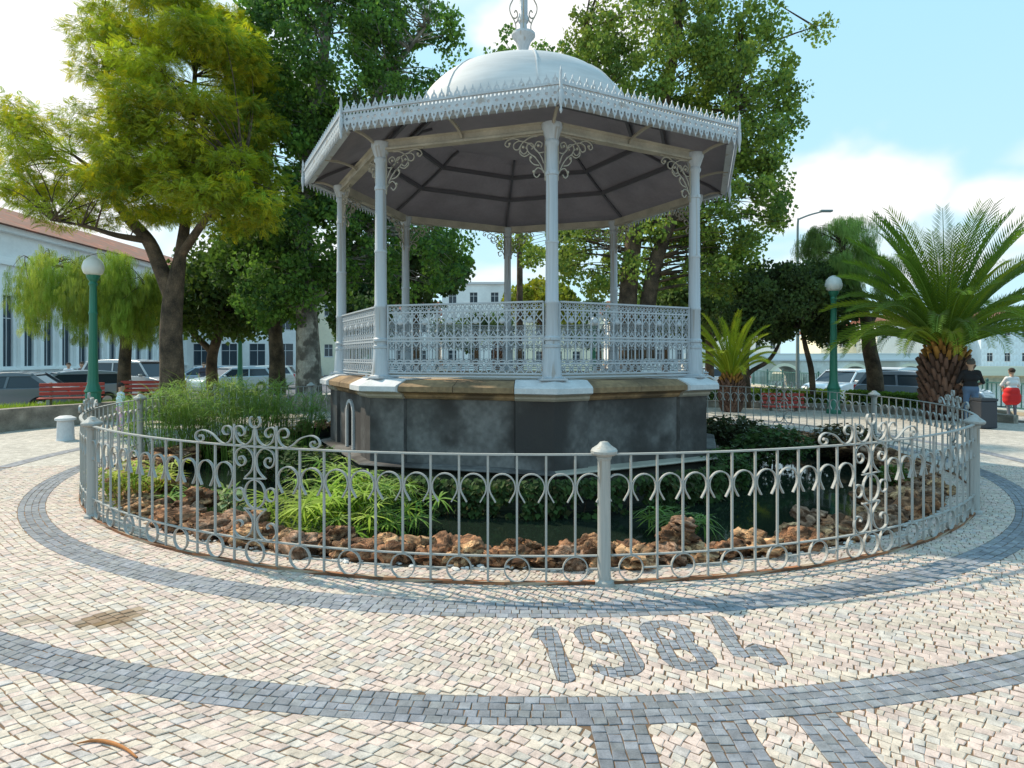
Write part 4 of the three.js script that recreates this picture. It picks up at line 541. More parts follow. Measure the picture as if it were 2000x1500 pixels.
// further trees seen between the columns and beside the bandstand
for (const [px, depth, seed, tr, cr, col, lb] of [
  [1015, 30, 318, [[1015, 690], [1015, 450], [1012, 200], [1005, 120]], [[1015, 170, 70, 70, 0, 1.6, 2600, 24], [978, 92, 24, 34, 0, 0.6, 260, 5], [1060, 100, 16, 20, 0, 0.5, 110, 3]], [[0.13, 0.24, 0.05], [0.17, 0.28, 0.05]], 'slim tree whose top shows beside the finial'],
  [1385, 27, 311, [[1386, 690], [1384, 620], [1382, 570]], [[1385, 610, 60, 60, 0, 2.0, 4200, 22], [1320, 600, 40, 50, 0, 1.6, 2200, 12]], [[0.13, 0.19, 0.04], [0.10, 0.16, 0.04]], 'light green tree just right of the right-hand columns'],
  [1065, 34, 312, [[1064, 690], [1062, 640]], [[1062, 590, 75, 32, 0, 2.2, 5000, 26]], [[0.26, 0.27, 0.02], [0.2, 0.24, 0.02]], 'golden-green bushy tree seen over the middle of the railing'],
  [815, 30, 313, [[814, 690], [812, 600], [808, 520]], [[815, 540, 90, 60, 0, 2.2, 8000, 36], [720, 560, 60, 60, 0, 2.2, 5000, 24]], [[0.05, 0.10, 0.025], [0.07, 0.12, 0.03]], 'dark tree seen between the left-hand columns'],
  [690, 27, 314, [[690, 700], [690, 640]], [[700, 640, 55, 50, 0, 1.8, 4600, 24]], [[0.07, 0.14, 0.025], [0.05, 0.10, 0.025]], 'low green tree behind the left-hand railing'],
  [1300, 30, 315, [[1300, 690], [1300, 640]], [[1300, 610, 60, 40, 0, 2, 4000, 22]], [[0.14, 0.20, 0.04], [0.1, 0.17, 0.04]], 'pale green tree behind the right-hand railing'],
  [930, 42, 316, [[930, 695], [930, 650]], [[930, 650, 80, 30, 0, 2.4, 4200, 22]], [[0.08, 0.13, 0.04], [0.06, 0.11, 0.035]], 'distant low tree behind the middle of the railing'],
  [1170, 40, 317, [[1170, 695], [1170, 650]], [[1170, 630, 70, 40, 0, 2.4, 4200, 22]], [[0.09, 0.14, 0.04], [0.07, 0.12, 0.035]], 'distant tree behind the right-hand railing near the front column'],
]) tree({ name: 'background_tree', label: lb, group: 'trees beyond the bandstand', px, depth, seed, trunk: tr, radii: [0.22, 0.18, 0.14, 0.1, 0.06].slice(0, tr.length + 1), crown: cr, clump: 0.7, leaf: 0.19, colors: col });

// palms
function frondGeo(len, droop, pairs, ll) {
  // the stalk leaves along +z, bends down; leaflets fold up into a V along it
  const pts = [], N = 10; let y = 0, z = 0; for (let i = 0; i <= N; i++) { const t = i / N, ang = -droop * t * t; pts.push(V3(0, y, z)); y += len / N * Math.sin(ang); z += len / N * Math.cos(ang); }
  const cur = new THREE.CatmullRomCurve3(pts), geos = [limb(pts, [0.035, 0.018, 0.006], 4, 1)], pos = [], idx = [];
  for (let i = 0; i < pairs; i++) { const t = 0.14 + 0.86 * i / pairs, p = cur.getPoint(t), tg = cur.getTangent(t), nn = V3(0, tg.z, -tg.y); const L = ll * (0.35 + 0.65 * Math.sin(Math.PI * (0.1 + 0.72 * t))) * (t > 0.9 ? 0.75 : 1), w = 0.011; for (const s of [-1, 1]) { const dirn = V3(s * 0.72, 0, 0).addScaledVector(tg, 0.75).addScaledVector(nn, 0.30 + 0.16 * ((i * 5) % 3)).normalize(), m = p.clone().addScaledVector(dirn, L * 0.45), c = p.clone().addScaledVector(dirn, L).add(V3(0, -L * 0.16, 0)), k = pos.length / 3; pos.push(...p.toArray(), ...m.clone().addScaledVector(tg, w).toArray(), ...c.toArray(), ...m.clone().addScaledVector(tg, -w).toArray()); idx.push(k, k + 1, k + 2, k, k + 2, k + 3); } }
  const g = new THREE.BufferGeometry(); g.setAttribute('position', new THREE.Float32BufferAttribute(pos, 3)); g.setAttribute('uv', new THREE.Float32BufferAttribute(new Float32Array(pos.length / 3 * 2), 2)); g.setIndex(idx); g.computeVertexNormals(); geos.push(g); return merge(geos);
}
function palm(label, px, depth, trunkH, tr, len, n, colors, seed, o = {}) {
  const R = rng(seed), x = PX(px, depth), t = thing('palm_tree', label, 'palm tree', [x, groundY(x, -depth), -depth]);
  const bulge = u => tr * (u < 0.75 ? 0.86 + 0.3 * Math.sin(u / 0.75 * Math.PI * 0.6) : mixf(1.14, 0.55, (u - 0.75) / 0.25));
  mesh('trunk', lathe([[0, -0.1], ...Array.from({ length: 12 }, (_, i) => [bulge(i / 11) * 0.9, i === 0 ? -0.1 : trunkH * i / 11]), [0, trunkH + 0.1]], 16), std({ map: stoneTex([0.24, 0.16, 0.11], 0.7, 141), roughness: 1 }), t);
  const stub = merge([limb([[0, -0.08, -0.03], [0, 0.04, 0.03], [0, 0.16, 0.11]], [0.055, 0.05, 0.03], 5, 2)]), sl = [], ns = 210; for (let i = 0; i < ns; i++) { const a = i * 2.39996, u = i / ns, r = bulge(u); const v = 0.6 + 0.8 * R(); sl.push({ p: [Math.sin(a) * r * 0.9, trunkH * u, Math.cos(a) * r * 0.9], r: [0, a, 0], s: (0.8 + 0.5 * R()) * tr / 0.42, c: u > 0.78 ? [0.34 * v, 0.17 * v, 0.04 * v] : [0.15 * v, 0.085 * v, 0.06 * v] }); }
  instances('trunk_stubs', stub, std({ roughness: 1 }), sl, t);
  const kinds = [0.5, 0.9, 1.35, 1.8].map(dr => frondGeo(len, dr, 70, len * 0.125)), mats = colors.map(c => leafMat({ color: lin(...c), transmission: 0.35 }));
  for (let i = 0; i < n; i++) { const u = (i + 0.5) / n, a = i * 2.39996, tilt = mixf(1.45, o.low ?? 0.05, Math.pow(u, 0.75)), kd = Math.min(3, Math.floor(u * 4)); const m = mesh('frond', kinds[kd], mats[(i * 7) % mats.length], t); const k = mixf(1.02, 0.72, u) * (0.9 + 0.2 * R()); m.scale.setScalar(k); m.position.set(Math.sin(a) * tr * 0.35 * u, trunkH - 0.05 - u * 0.15, Math.cos(a) * tr * 0.35 * u); m.rotation.set(-tilt + (R() - 0.5) * 0.2, a + (R() - 0.5) * 0.2, 0, 'YXZ'); }
  return t;
}
palm('big spreading date palm with a thick brown trunk at the right', 1845, 16.5, 2.1, 0.48, 3.7, 96, [[0.22, 0.38, 0.03], [0.18, 0.33, 0.035], [0.30, 0.42, 0.03], [0.15, 0.28, 0.04]], 321, { low: 0.38 });
palm('small bright yellow-green palm with a stubby trunk right of the bandstand', 1428, 18.5, 1.15, 0.30, 1.9, 36, [[0.42, 0.50, 0.03], [0.34, 0.46, 0.03]], 322, { low: 0.75 });
palm('distant palm seen through the middle of the railing', 972, 42, 3.4, 0.3, 1.8, 30, [[0.2, 0.3, 0.05], [0.16, 0.26, 0.05]], 323);

// ---------------------------------------------------------------- beds, road, buildings, bridge
{
  const kerbM = std({ map: stoneTex([0.56, 0.52, 0.47], 0.3, 151), bumpMap: grain, bumpScale: 0.003, roughness: 0.9 });
  const kerb = (name, label, pts, h, w) => { const t = thing(name, label, 'kerb'); for (let i = 1; i < pts.length; i++) { const a = V3(pts[i - 1][0], 0, pts[i - 1][1]), b = V3(pts[i][0], 0, pts[i][1]), L = a.distanceTo(b), n = Math.max(1, Math.round(L / 1.1)); for (let k = 0; k < n; k++) { const c = a.clone().lerp(b, (k + 0.5) / n), m = mesh('kerb_stone', rbox(L / n - 0.008, h + 0.3, w, 0.015), kerbM, t); m.position.set(c.x, groundY(c.x, c.z) + h / 2 - 0.15, c.z); m.rotation.y = -Math.atan2(b.z - a.z, b.x - a.x); } } return t; };
  const bedSheet = (name, pts, y, mat) => { const g = new THREE.ShapeGeometry(new THREE.Shape(pts.map(([x, z]) => V2(x, -z)))).rotateX(-Math.PI / 2).translate(0, y, 0); structure(name, g, mat); };
  const lawnM = std({ map: stoneTex([0.34, 0.45, 0.10], 0.5, 155), roughness: 1 });
  const Lk = [[-13.5, -10.6], [-11.7, -12.6], [-11.2, -14.2], [-10.2, -16.0], [-8.2, -17.6], [-5, -18.9], [-1.5, -19.6]];
  kerb('bed_wall', 'low grey stone wall edging the lawn at the left', Lk, 0.5, 0.3);
  const Lb = [...Lk, [-1.5, -21.6], [-6, -22], [-10.5, -21.5], [-14, -19.5], [-17, -15.5]];
  bedSheet('lawn', Lb, 0.10, lawnM);
  const Rk = [[3.2, -20.2], [7, -20.2], [10.5, -19.4], [12.6, -17.6], [13.3, -16.2]];
  kerb('bed_kerb', 'low pale kerb in front of the hedge at right', Rk, 0.22, 0.25);
  const Rb = [...Rk, [14.6, -16.4], [14.2, -19.5], [12, -21.8], [8, -22.6], [3.2, -22.6]];
  bedSheet('planting_bed', Rb, -0.16, M.soil);
  // grass
  const inPoly = (P0, x, z) => { let c = false; for (let i = 0, j = P0.length - 1; i < P0.length; j = i++) if ((P0[i][1] > z) !== (P0[j][1] > z) && x < (P0[j][0] - P0[i][0]) * (z - P0[i][1]) / (P0[j][1] - P0[i][1]) + P0[i][0]) c = !c; return c; };
  const R = rng(401), tuft = merge([0, 1, 2, 3, 4].map(i => blade(0.1 + 0.02 * i, 0.012, 0.3, 2).rotateX(-1.0 - 0.1 * i).rotateY(i * 1.3))), gl = [];
  for (let i = 0; i < 40000 && gl.length < 16000; i++) { const x = -17 + R() * 16, z = -10.5 - R() * 11.5; if (inPoly(Lb, x, z)) { const v = 0.7 + 0.6 * R(); gl.push({ p: [x, 0.10, z], r: [0, R() * 6.28, 0], s: 0.8 + 0.7 * R(), c: [0.30 * v, 0.42 * v, 0.04 * v] }); } }
  const grass = instances('grass', tuft, LEAF, gl, scene); tag(grass, 'bright green mown grass on the raised lawn at left', 'grass', null, 'stuff');
  // hedges
  const hedge = (label, a, b, h, w, n, c, seed) => { const Rr = rng(seed), L = Math.hypot(b[0] - a[0], b[1] - a[1]), cx = (a[0] + b[0]) / 2, cz = (a[1] + b[1]) / 2, t = thing('hedge', label, 'hedge', [cx, -0.2, cz], -Math.atan2(b[1] - a[1], b[0] - a[0])), l = []; mesh('core', box(L - 0.15, h - 0.15, w - 0.15, 0, h / 2 - 0.05, 0), std({ color: lin(0.03, 0.05, 0.012), roughness: 1 }), t); for (let i = 0; i < n; i++) { const u = (Rr() - 0.5) * L, f = Rr(), v = 0.6 + 0.7 * Rr(); const onTop = f < 0.4; l.push({ p: [u, onTop ? h + (fbm(u * 2, seed) - 0.5) * 0.16 - Rr() * 0.08 : Rr() * h, onTop ? (Rr() - 0.5) * w : (Rr() < 0.5 ? -1 : 1) * (w / 2 - Rr() * 0.08)], r: [Rr() * 6.28, Rr() * 6.28, Rr() * 6.28], s: 0.06 + 0.04 * Rr(), c: c.map(q => q * v) }); } instances('leaves', leafGeo, LEAF, l, t); };
  hedge('long clipped green hedge in front of the parked cars at right', [5.2, -21.4], [11.2, -21.2], 0.72, 0.8, 6000, [0.14, 0.24, 0.03], 411);
  hedge('short clipped hedge to the left of the palm trunk', [11.3, -20.6], [13.2, -18.4], 0.7, 0.8, 3600, [0.15, 0.25, 0.03], 412);
  hedge('clipped hedge end behind the small palm', [3.4, -21.6], [5.0, -21.5], 0.8, 0.9, 3000, [0.08, 0.15, 0.03], 413);
  leafy('rounded green bush on the lawn in front of the poplar trunks', PX(462, 17.5), -17.5, 0.05, 0.85, 0.33, 0.7, 2400, 0.08, [0.16, 0.28, 0.04], 414, 'garden_bush');
  leafy('dark little bush at the far left lawn edge', PX(60, 15.5), -15.5, 0.1, 0.16, 0.1, 0.16, 260, 0.05, [0.06, 0.12, 0.03], 415, 'garden_bush');
  leafy('broad bush on the lawn by the bench at left', PX(330, 15.2), -15.2, 0.05, 0.7, 0.2, 0.4, 1500, 0.07, [0.2, 0.33, 0.04], 416, 'garden_bush');
  // road behind the left lawn and along the quay
  const asph = std({ map: stoneTex([0.37, 0.37, 0.39], 0.2, 161), roughness: 0.95 });
  const strip = (name, pts) => { const g = new THREE.ShapeGeometry(new THREE.Shape(pts.map(([x, z]) => V2(x, -z)))).rotateX(-Math.PI / 2).translate(0, -0.316, 0); structure(name, g, asph); };
  strip('road', [[-29, -24], [-29, -90], [-6, -90], [-6, -40], [-12, -30], [-22, -24]]);
  strip('quay_road', [[9.5, -25], [15.4, -23.5], [15.2, -45], [11, -70], [4, -70], [7, -40]]);
}
function windowed(t, mat, w, h, x, y, z, turn, frameM, glassM, mull = 1) { const g = new THREE.Group(); g.name = 'window'; t.add(g); g.position.set(x, y, z); g.rotation.y = turn; mesh('glass', box(w, h, 0.03, 0, 0, -0.06), glassM, g); const f = 0.07; mesh('frame', merge([box(w + 2 * f, f, 0.1, 0, h / 2 + f / 2, 0), box(w + 2 * f, f * 1.6, 0.16, 0, -h / 2 - f * 0.8, 0.02), box(f, h, 0.1, -w / 2 - f / 2, 0, 0), box(f, h, 0.1, w / 2 + f / 2, 0, 0), ...(mull ? [box(0.05, h, 0.05, 0, 0, -0.03), box(w, 0.05, 0.04, 0, h * 0.18, -0.03)] : [])]), frameM, g); }
const GLASS = std({ color: lin(0.03, 0.045, 0.06), roughness: 0.08 }), WHITEWALL = std({ map: stoneTex([0.90, 0.90, 0.89], 0.08, 171), roughness: 0.9 }), CREAMWALL = std({ map: stoneTex([0.92, 0.88, 0.78], 0.08, 173), roughness: 0.9 }), TILES = std({ map: stoneTex([0.60, 0.36, 0.27], 0.35, 175, [0.48, 0.33, 0.27]), roughness: 0.9 }), TRIM = std({ color: lin(0.62, 0.62, 0.63), roughness: 0.8 });
function wallWithHoles(w, h, holes, depth) { const s = new THREE.Shape([V2(-w / 2, 0), V2(w / 2, 0), V2(w / 2, h), V2(-w / 2, h)]); for (const [x, y, a, b] of holes) { const p = new THREE.Path([V2(x - a / 2, y - b / 2), V2(x + a / 2, y - b / 2), V2(x + a / 2, y + b / 2), V2(x - a / 2, y + b / 2)]); s.holes.push(p); } return new THREE.ExtrudeGeometry(s, { depth, bevelEnabled: false }).translate(0, 0, -depth); }
{ // the civic building at the left, its long front turned to the square
  const t = thing('civic_building', 'long pale building with tall narrow windows and a red tiled roof at far left', 'building', [-33, -0.4, -39.5], Math.PI / 2);
  const L = 34, H = 10.2, win = []; for (let i = 0; i < 17; i++) win.push([-L / 2 + 3.0 + i * 1.75, 3.75, 0.82, 4.7]);
  // local x runs away from the camera after the turn, so shift the block behind its near corner
  const sh = -L / 2 + 4;
  const off = g => g.translate(-sh - 0, 0, 0);
  mesh('wall', off(wallWithHoles(L, H, win, 0.5)), WHITEWALL, t);
  mesh('side_wall', off(box(0.4, H, 11.5, -L / 2 + 0.2, H / 2, -6.3)), WHITEWALL, t); mesh('back_wall', off(box(L, H, 0.4, 0, H / 2, -12.2)), WHITEWALL, t);
  mesh('plinth', off(box(L + 0.1, 1.15, 0.14, 0, 0.575, 0.075)), TRIM, t);
  mesh('frieze', off(merge([box(L + 0.1, 0.5, 0.18, 0, H - 1.9, 0.095), box(L + 0.5, 0.35, 0.5, 0, H + 0.12, 0.2)])), WHITEWALL, t);
  for (const [x] of win) { mesh('pilaster', off(box(0.3, 6.2, 0.22, x + 0.875, 4.2, 0.115)), WHITEWALL, t); windowed(t, null, 0.80, 4.65, x - sh, 3.75, -0.12, 0, TRIM, GLASS, 1); }
  mesh('sill_course', off(box(L, 0.18, 0.3, 0, 1.26, 0.155)), WHITEWALL, t);
  const rp = [[0.9, H + 0.3], [-5.8, H + 3.2], [-12.6, H + 0.3]]; const rs = new THREE.Shape(rp.map(p => V2(-p[0], p[1]))); mesh('roof', off(new THREE.ExtrudeGeometry(rs, { depth: L + 0.8, bevelEnabled: false }).rotateY(Math.PI / 2).translate(-L / 2 - 0.4, 0, 0)), TILES, t);
}
function house(label, px, depth, w, h, d, wallM, cols, rows, roofH, opt = {}) {
  const x = PX(px, depth), t = thing('town_house', label, 'building', [x, opt.y ?? -0.35, -depth], opt.turn || 0, opt.group), holes = [], ww = opt.ww || 0.9, wh = opt.wh || 1.3;
  for (let r = 0; r < rows; r++) for (let c = 0; c < cols; c++) holes.push([(c + 0.5) / cols * w - w / 2, (r + 0.62) / rows * (h - 0.3), r === 0 && opt.doors ? ww * 1.2 : ww, wh]);
  mesh('wall', wallWithHoles(w, h, holes, 0.3), wallM, t); mesh('body', box(w, h - 0.02, d, 0, h / 2 - 0.01, -d / 2 - 0.7), wallM, t); mesh('side_wall', merge([box(0.3, h - 0.01, 0.4, -w / 2 + 0.15, h / 2, -0.5), box(0.3, h - 0.01, 0.4, w / 2 - 0.15, h / 2, -0.5)]), wallM, t);
  for (const [hx, hy, a, b] of holes) windowed(t, null, a - 0.04, b - 0.04, hx, hy, -0.08, 0, opt.frame || TRIM, GLASS, b < 3 ? 1 : 0);
  mesh('cornice', box(w + 0.3, 0.25, 0.5, 0, h + 0.126, 0), TRIM, t);
  if (roofH) { const s = new THREE.Shape([V2(-0.5, 0), V2(d / 2, roofH), V2(d + 1, 0)]); mesh('roof', new THREE.ExtrudeGeometry(s, { depth: w + 0.4, bevelEnabled: false }).rotateY(Math.PI / 2).translate(-w / 2 - 0.2, h + 0.26, 0), TILES, t); mesh('chimney', box(0.6, 1.2, 0.6, w * 0.3, h + roofH * 0.8, -d * 0.4), wallM, t); }
  return t;
}
scaleMap(0.11, WHITEWALL, CREAMWALL); scaleMap(0.3, TILES);
house('white shop front building with dark openings behind the left trees', 420, 62, 17, 7.5, 8, WHITEWALL, 6, 2, 1.8, { ww: 1.6, wh: 2.2, group: 'buildings behind the trees' });
house('cream building seen between the pale trunk and the lamp at left', 590, 66, 8.5, 9, 8, CREAMWALL, 3, 2, 1.8, { group: 'buildings behind the trees' });
house('white low building seen through the left-hand railing', 760, 70, 10, 7.0, 8, WHITEWALL, 4, 2, 1.4, { group: 'buildings behind the trees' });
house('tall white building seen in the gap under the roof', 925, 72, 7.4, 10.5, 8, WHITEWALL, 3, 3, 0, { group: 'buildings behind the trees' });
house('wide cream building behind the middle of the railing', 1090, 74, 11, 6.8, 8, CREAMWALL, 5, 2, 1.6, { group: 'buildings behind the trees' });
house('white building behind the right-hand columns', 1290, 78, 12, 7.6, 8, WHITEWALL, 5, 2, 1.6, { group: 'buildings behind the trees' });
// across the river
{
  const BY = -0.9;
  house('white two-storey house over the left end of the bridge', 1452, 108, 13, 6.0, 8, WHITEWALL, 5, 2, 1.5, { y: BY, group: 'houses across the river' });
  house('long low white house right of the dark round tree', 1660, 106, 10, 6.4, 8, CREAMWALL, 4, 2, 1.8, { y: BY, group: 'houses across the river' });
  house('white house with a taller front left of the big palm', 1758, 100, 7.5, 8.0, 8, WHITEWALL, 3, 2, 1.4, { y: BY, group: 'houses across the river' });
  house('white house behind the palm trunk', 1840, 98, 7, 6.5, 8, WHITEWALL, 3, 2, 1.4, { y: BY, group: 'houses across the river' });
  house('pale blue house at the right edge across the river', 1985, 96, 11, 8.4, 8, std({ map: stoneTex([0.80, 0.87, 0.92], 0.08, 177), roughness: 0.9 }), 4, 2, 1.4, { y: BY, group: 'houses across the river' });
  house('cream house with brown roof between the palm and the pale blue house', 1910, 102, 6, 7.2, 8, CREAMWALL, 2, 2, 1.8, { y: BY, group: 'houses across the river' });
  // far quay
  const fb = new THREE.Shape([V2(16, -500), V2(16, 118), V2(44, 104), V2(58, 88), V2(150, 60), V2(500, 60), V2(500, -500)].map(v => V2(v.x, v.y)));
  const bank = new THREE.Shape([V2(10, 96), V2(46, 92), V2(62, 84), V2(160, 70), V2(500, 60), V2(500, 600), V2(10, 600)]);
  structure('far_bank', new THREE.ExtrudeGeometry(bank, { depth: 3.0, bevelEnabled: false }).rotateX(-Math.PI / 2).translate(0, -3.9, 0), std({ map: stoneTex([0.80, 0.75, 0.64], 0.15, 181), roughness: 0.95 }));
  const parapet = thing('quay_wall', 'long cream wall along the far side of the river', 'wall');
  for (const [a, b] of [[[46, -91.5], [62, -83.5]], [[62, -83.5], [110, -77]]]) { const L = Math.hypot(b[0] - a[0], b[1] - a[1]), m = mesh('wall_length', box(L, 1.3, 0.5, 0, 0.65, 0), CREAMWALL, parapet); m.position.set((a[0] + b[0]) / 2, -0.9, (a[1] + b[1]) / 2); m.rotation.y = -Math.atan2(b[1] - a[1], b[0] - a[0]); }
  // the arched bridge
  const t = thing('arched_bridge', 'long white stone bridge with round arches over the river at right', 'bridge', [PX(1590, 66), -1.9, -66], -0.12), W = 27, s = new THREE.Shape([V2(-W / 2, -0.6), V2(W / 2, -0.6), V2(W / 2, 3.1), V2(-W / 2, 3.1)]);
  const stoneM = std({ map: stoneTex([0.88, 0.87, 0.84], 0.16, 183, [0.76, 0.72, 0.66]), roughness: 0.95 });
  scaleMap(0.1, stoneM);
  for (const apx of [1372, 1440, 1535, 1665, 1765]) { const cx = (apx - 1590) / F * 66, p = new THREE.Path(), r = 1.5; p.moveTo(cx - r, -0.5); p.lineTo(cx + r, -0.5); p.lineTo(cx + r, 1.05); p.absarc(cx, 1.05, r, 0, Math.PI, false); p.lineTo(cx - r, -0.5); s.holes.push(p); const ar = ribbon(arcPts(cx, 1.05, r + 0.16, r + 0.16, 0, Math.PI, 16), 0.3, 0.16).translate(0, 0, 0.08); mesh('arch_ring', ar, CREAMWALL, t); mesh('cutwater', new THREE.CylinderGeometry(0.55, 0.7, 2.2, 3).rotateY(0).translate(cx + 2.4, 0.3, 0.3), stoneM, t); }
  mesh('span', new THREE.ExtrudeGeometry(s, { depth: 5, bevelEnabled: false }).translate(0, 0, -5), stoneM, t); mesh('parapet', merge([box(W, 0.62, 0.22, 0, 3.51, -0.1), box(W, 0.1, 0.3, 0, 3.872, -0.1)]), WHITEWALL, t); mesh('string_course', box(W, 0.16, 0.3, 0, 3.182, 0.03), TRIM, t);
}
{ // green railing along the river
  const iron = std({ color: lin(0.05, 0.14, 0.12), roughness: 0.5 }), pts = [[19.4, -8], [18.2, -14], [17.2, -20], [16.6, -31], [16.0, -45]];
  const t = thing('river_railing', 'green iron railing along the river edge at right', 'railing');
  const bars = merge([box(0.03, 0.8, 0.03, 0, 0.52, 0)]), postG = creased(lathe([[0, 0], [0.07, 0], [0.06, 0.1], [0.045, 0.14], [0.045, 1.0], [0.06, 1.02], [0.05, 1.07], [0, 1.1]], 8));
  for (let i = 1; i < pts.length; i++) { const a = V3(pts[i - 1][0], -0.21, pts[i - 1][1]), b = V3(pts[i][0], -0.21, pts[i][1]), L = a.distanceTo(b), yaw = -Math.atan2(b.z - a.z, b.x - a.x), c = a.clone().lerp(b, 0.5); for (const y of [0.12, 0.95]) { const m = mesh('rail', box(L, 0.045, 0.045), iron, t); m.position.set(c.x, a.y + y, c.z); m.rotation.y = yaw; } const n = Math.round(L / 0.2); for (let k = 0; k < n; k++) { const q = a.clone().lerp(b, (k + 0.5) / n); const m = mesh(k % 10 ? 'bar' : 'post', k % 10 ? bars : postG, iron, t); m.position.copy(q); m.rotation.y = yaw; } }
}

// ---------------------------------------------------------------- lamps, benches, cars, people
{
  const green = std({ color: lin(0.02, 0.16, 0.10), roughness: 0.45 }), opal = new THREE.MeshPhysicalMaterial({ color: lin(0.85, 0.84, 0.8), roughness: 0.35, transmission: 0.25 });
  const post = creased(lathe([[0, 0], [0.2, 0], [0.2, 0.1], [0.17, 0.16], [0.165, 0.7], [0.19, 0.74], [0.16, 0.8], [0.115, 0.95], [0.11, 1.1], [0.085, 2.6], [0.1, 2.65], [0.085, 2.7], [0.075, 3.3], [0.1, 3.36], [0.075, 3.42], [0.13, 3.5], [0.15, 3.58], [0, 3.58]], 12), 0.5);
  const globe = lathe([[0, 0], [0.13, 0], [0.2, 0.05], [0.235, 0.15], [0.235, 0.22], [0.2, 0.34], [0.13, 0.42], [0.05, 0.46], [0, 0.465]], 18);
  const lamp = (label, px, depth, k = 1) => { const x = PX(px, depth), t = thing('lamp_post', label, 'street lamp', [x, groundY(x, -depth), -depth], 0, 'green lamp posts with white globes'); t.scale.setScalar(k); mesh('post', post, green, t); const g = mesh('globe', globe, opal, t); g.position.y = 3.575; return t; };
  lamp('green lamp post with white globe in front of the pale building at left', 182, 15.5, 1.03).position.y = 0.02;
  lamp('green lamp post with white globe right of the dark round tree', 1628, 18, 1.0);
  lamp('slim distant lamp post with white globe left of the pale poplar trunk', 469, 27, 0.98);
  lamp('distant lamp post behind the left-hand column', 722, 30, 1.0);
  lamp('distant lamp post behind the right-hand railing', 1160, 32, 1.0);
  // tall bent street light over the round tree
  const x = PX(1558, 27), t = thing('street_light', 'tall thin street light with a bent arm above the dark round tree', 'street light', [x, -0.32, -27]), grey = std({ color: lin(0.2, 0.25, 0.25), roughness: 0.5 });
  mesh('pole', limb([[0, 0, 0], [0, 4, 0], [0, 7.7, 0], [0.02, 8.05, 0]], [0.09, 0.07, 0.05, 0.045], 8, 3), grey, t); mesh('arm', limb([[0, 8.0, 0], [0.5, 8.2, 0], [1.1, 8.36, 0]], [0.045, 0.035], 6, 3), grey, t); mesh('lamp_head', rbox(0.55, 0.1, 0.2, 0.04, 1.25, 8.38, 0), grey, t);
}
{ // benches: red slats on concrete ends
  const red = std({ map: smoothTex, color: lin(0.62, 0.07, 0.05), roughness: 0.55 }), conc = std({ map: stoneTex([0.6, 0.58, 0.54], 0.2, 191), roughness: 0.9 });
  const bench = (label, x, z, y, turn, L = 1.7) => { const t = thing('park_bench', label, 'bench', [x, y, z], turn, 'red slatted benches'); for (const s of [-1, 1]) mesh('leg', merge([rbox(0.08, 0.40, 0.42, 0.015, s * (L / 2 - 0.25), 0.2, 0), rbox(0.07, 0.5, 0.07, 0.015, s * (L / 2 - 0.25), 0.6, -0.22)]), conc, t); for (let i = 0; i < 4; i++) mesh('seat_slat', rbox(L, 0.035, 0.085, 0.01, 0, 0.42, -0.15 + i * 0.11), red, t); for (let i = 0; i < 3; i++) mesh('back_slat', rbox(L, 0.09, 0.03, 0.01, 0, 0.54 + i * 0.12, -0.172), red, t); return t; };
  bench('red slatted bench in front of the hedge at right', PX(1532, 18.9), -18.9, -0.3, -0.15, 1.25);
  bench('red slatted bench beside the left lamp post', PX(140, 17), -17, 0.1, 0.5, 1.5);
  bench('red slatted bench left of the forked tree trunk', PX(297, 18.6), -18.6, 0.1, 0.25, 1.8);
}
{ // bollard and bin
  const t = thing('stone_bollard', 'short white stone bollard beside the left fence post', 'bollard', [PX(128, 12.2), groundY(PX(128, 12.2), -12.2), -12.2]); mesh('shaft', creased(lathe([[0, 0], [0.16, 0], [0.15, 0.06], [0.14, 0.38], [0, 0.38]], 12)), M.padStone, t); mesh('cap', creased(lathe([[0.13, 0.379], [0.18, 0.4], [0.18, 0.44], [0.1, 0.48], [0, 0.49]], 12)), M.padStone, t);
  const b = thing('litter_bin', 'dark grey litter bin standing right of the big palm', 'bin', [PX(1921, 14.2), -0.1, -14.2]), grey = std({ color: lin(0.035, 0.04, 0.05), roughness: 0.6 }); mesh('body', rbox(0.38, 0.62, 0.36, 0.03, 0, 0.42, 0), grey, b); mesh('rim', rbox(0.40, 0.07, 0.38, 0.02, 0, 0.765, 0), grey, b); mesh('foot', box(0.12, 0.12, 0.3, 0, 0.06, 0), grey, b);
}
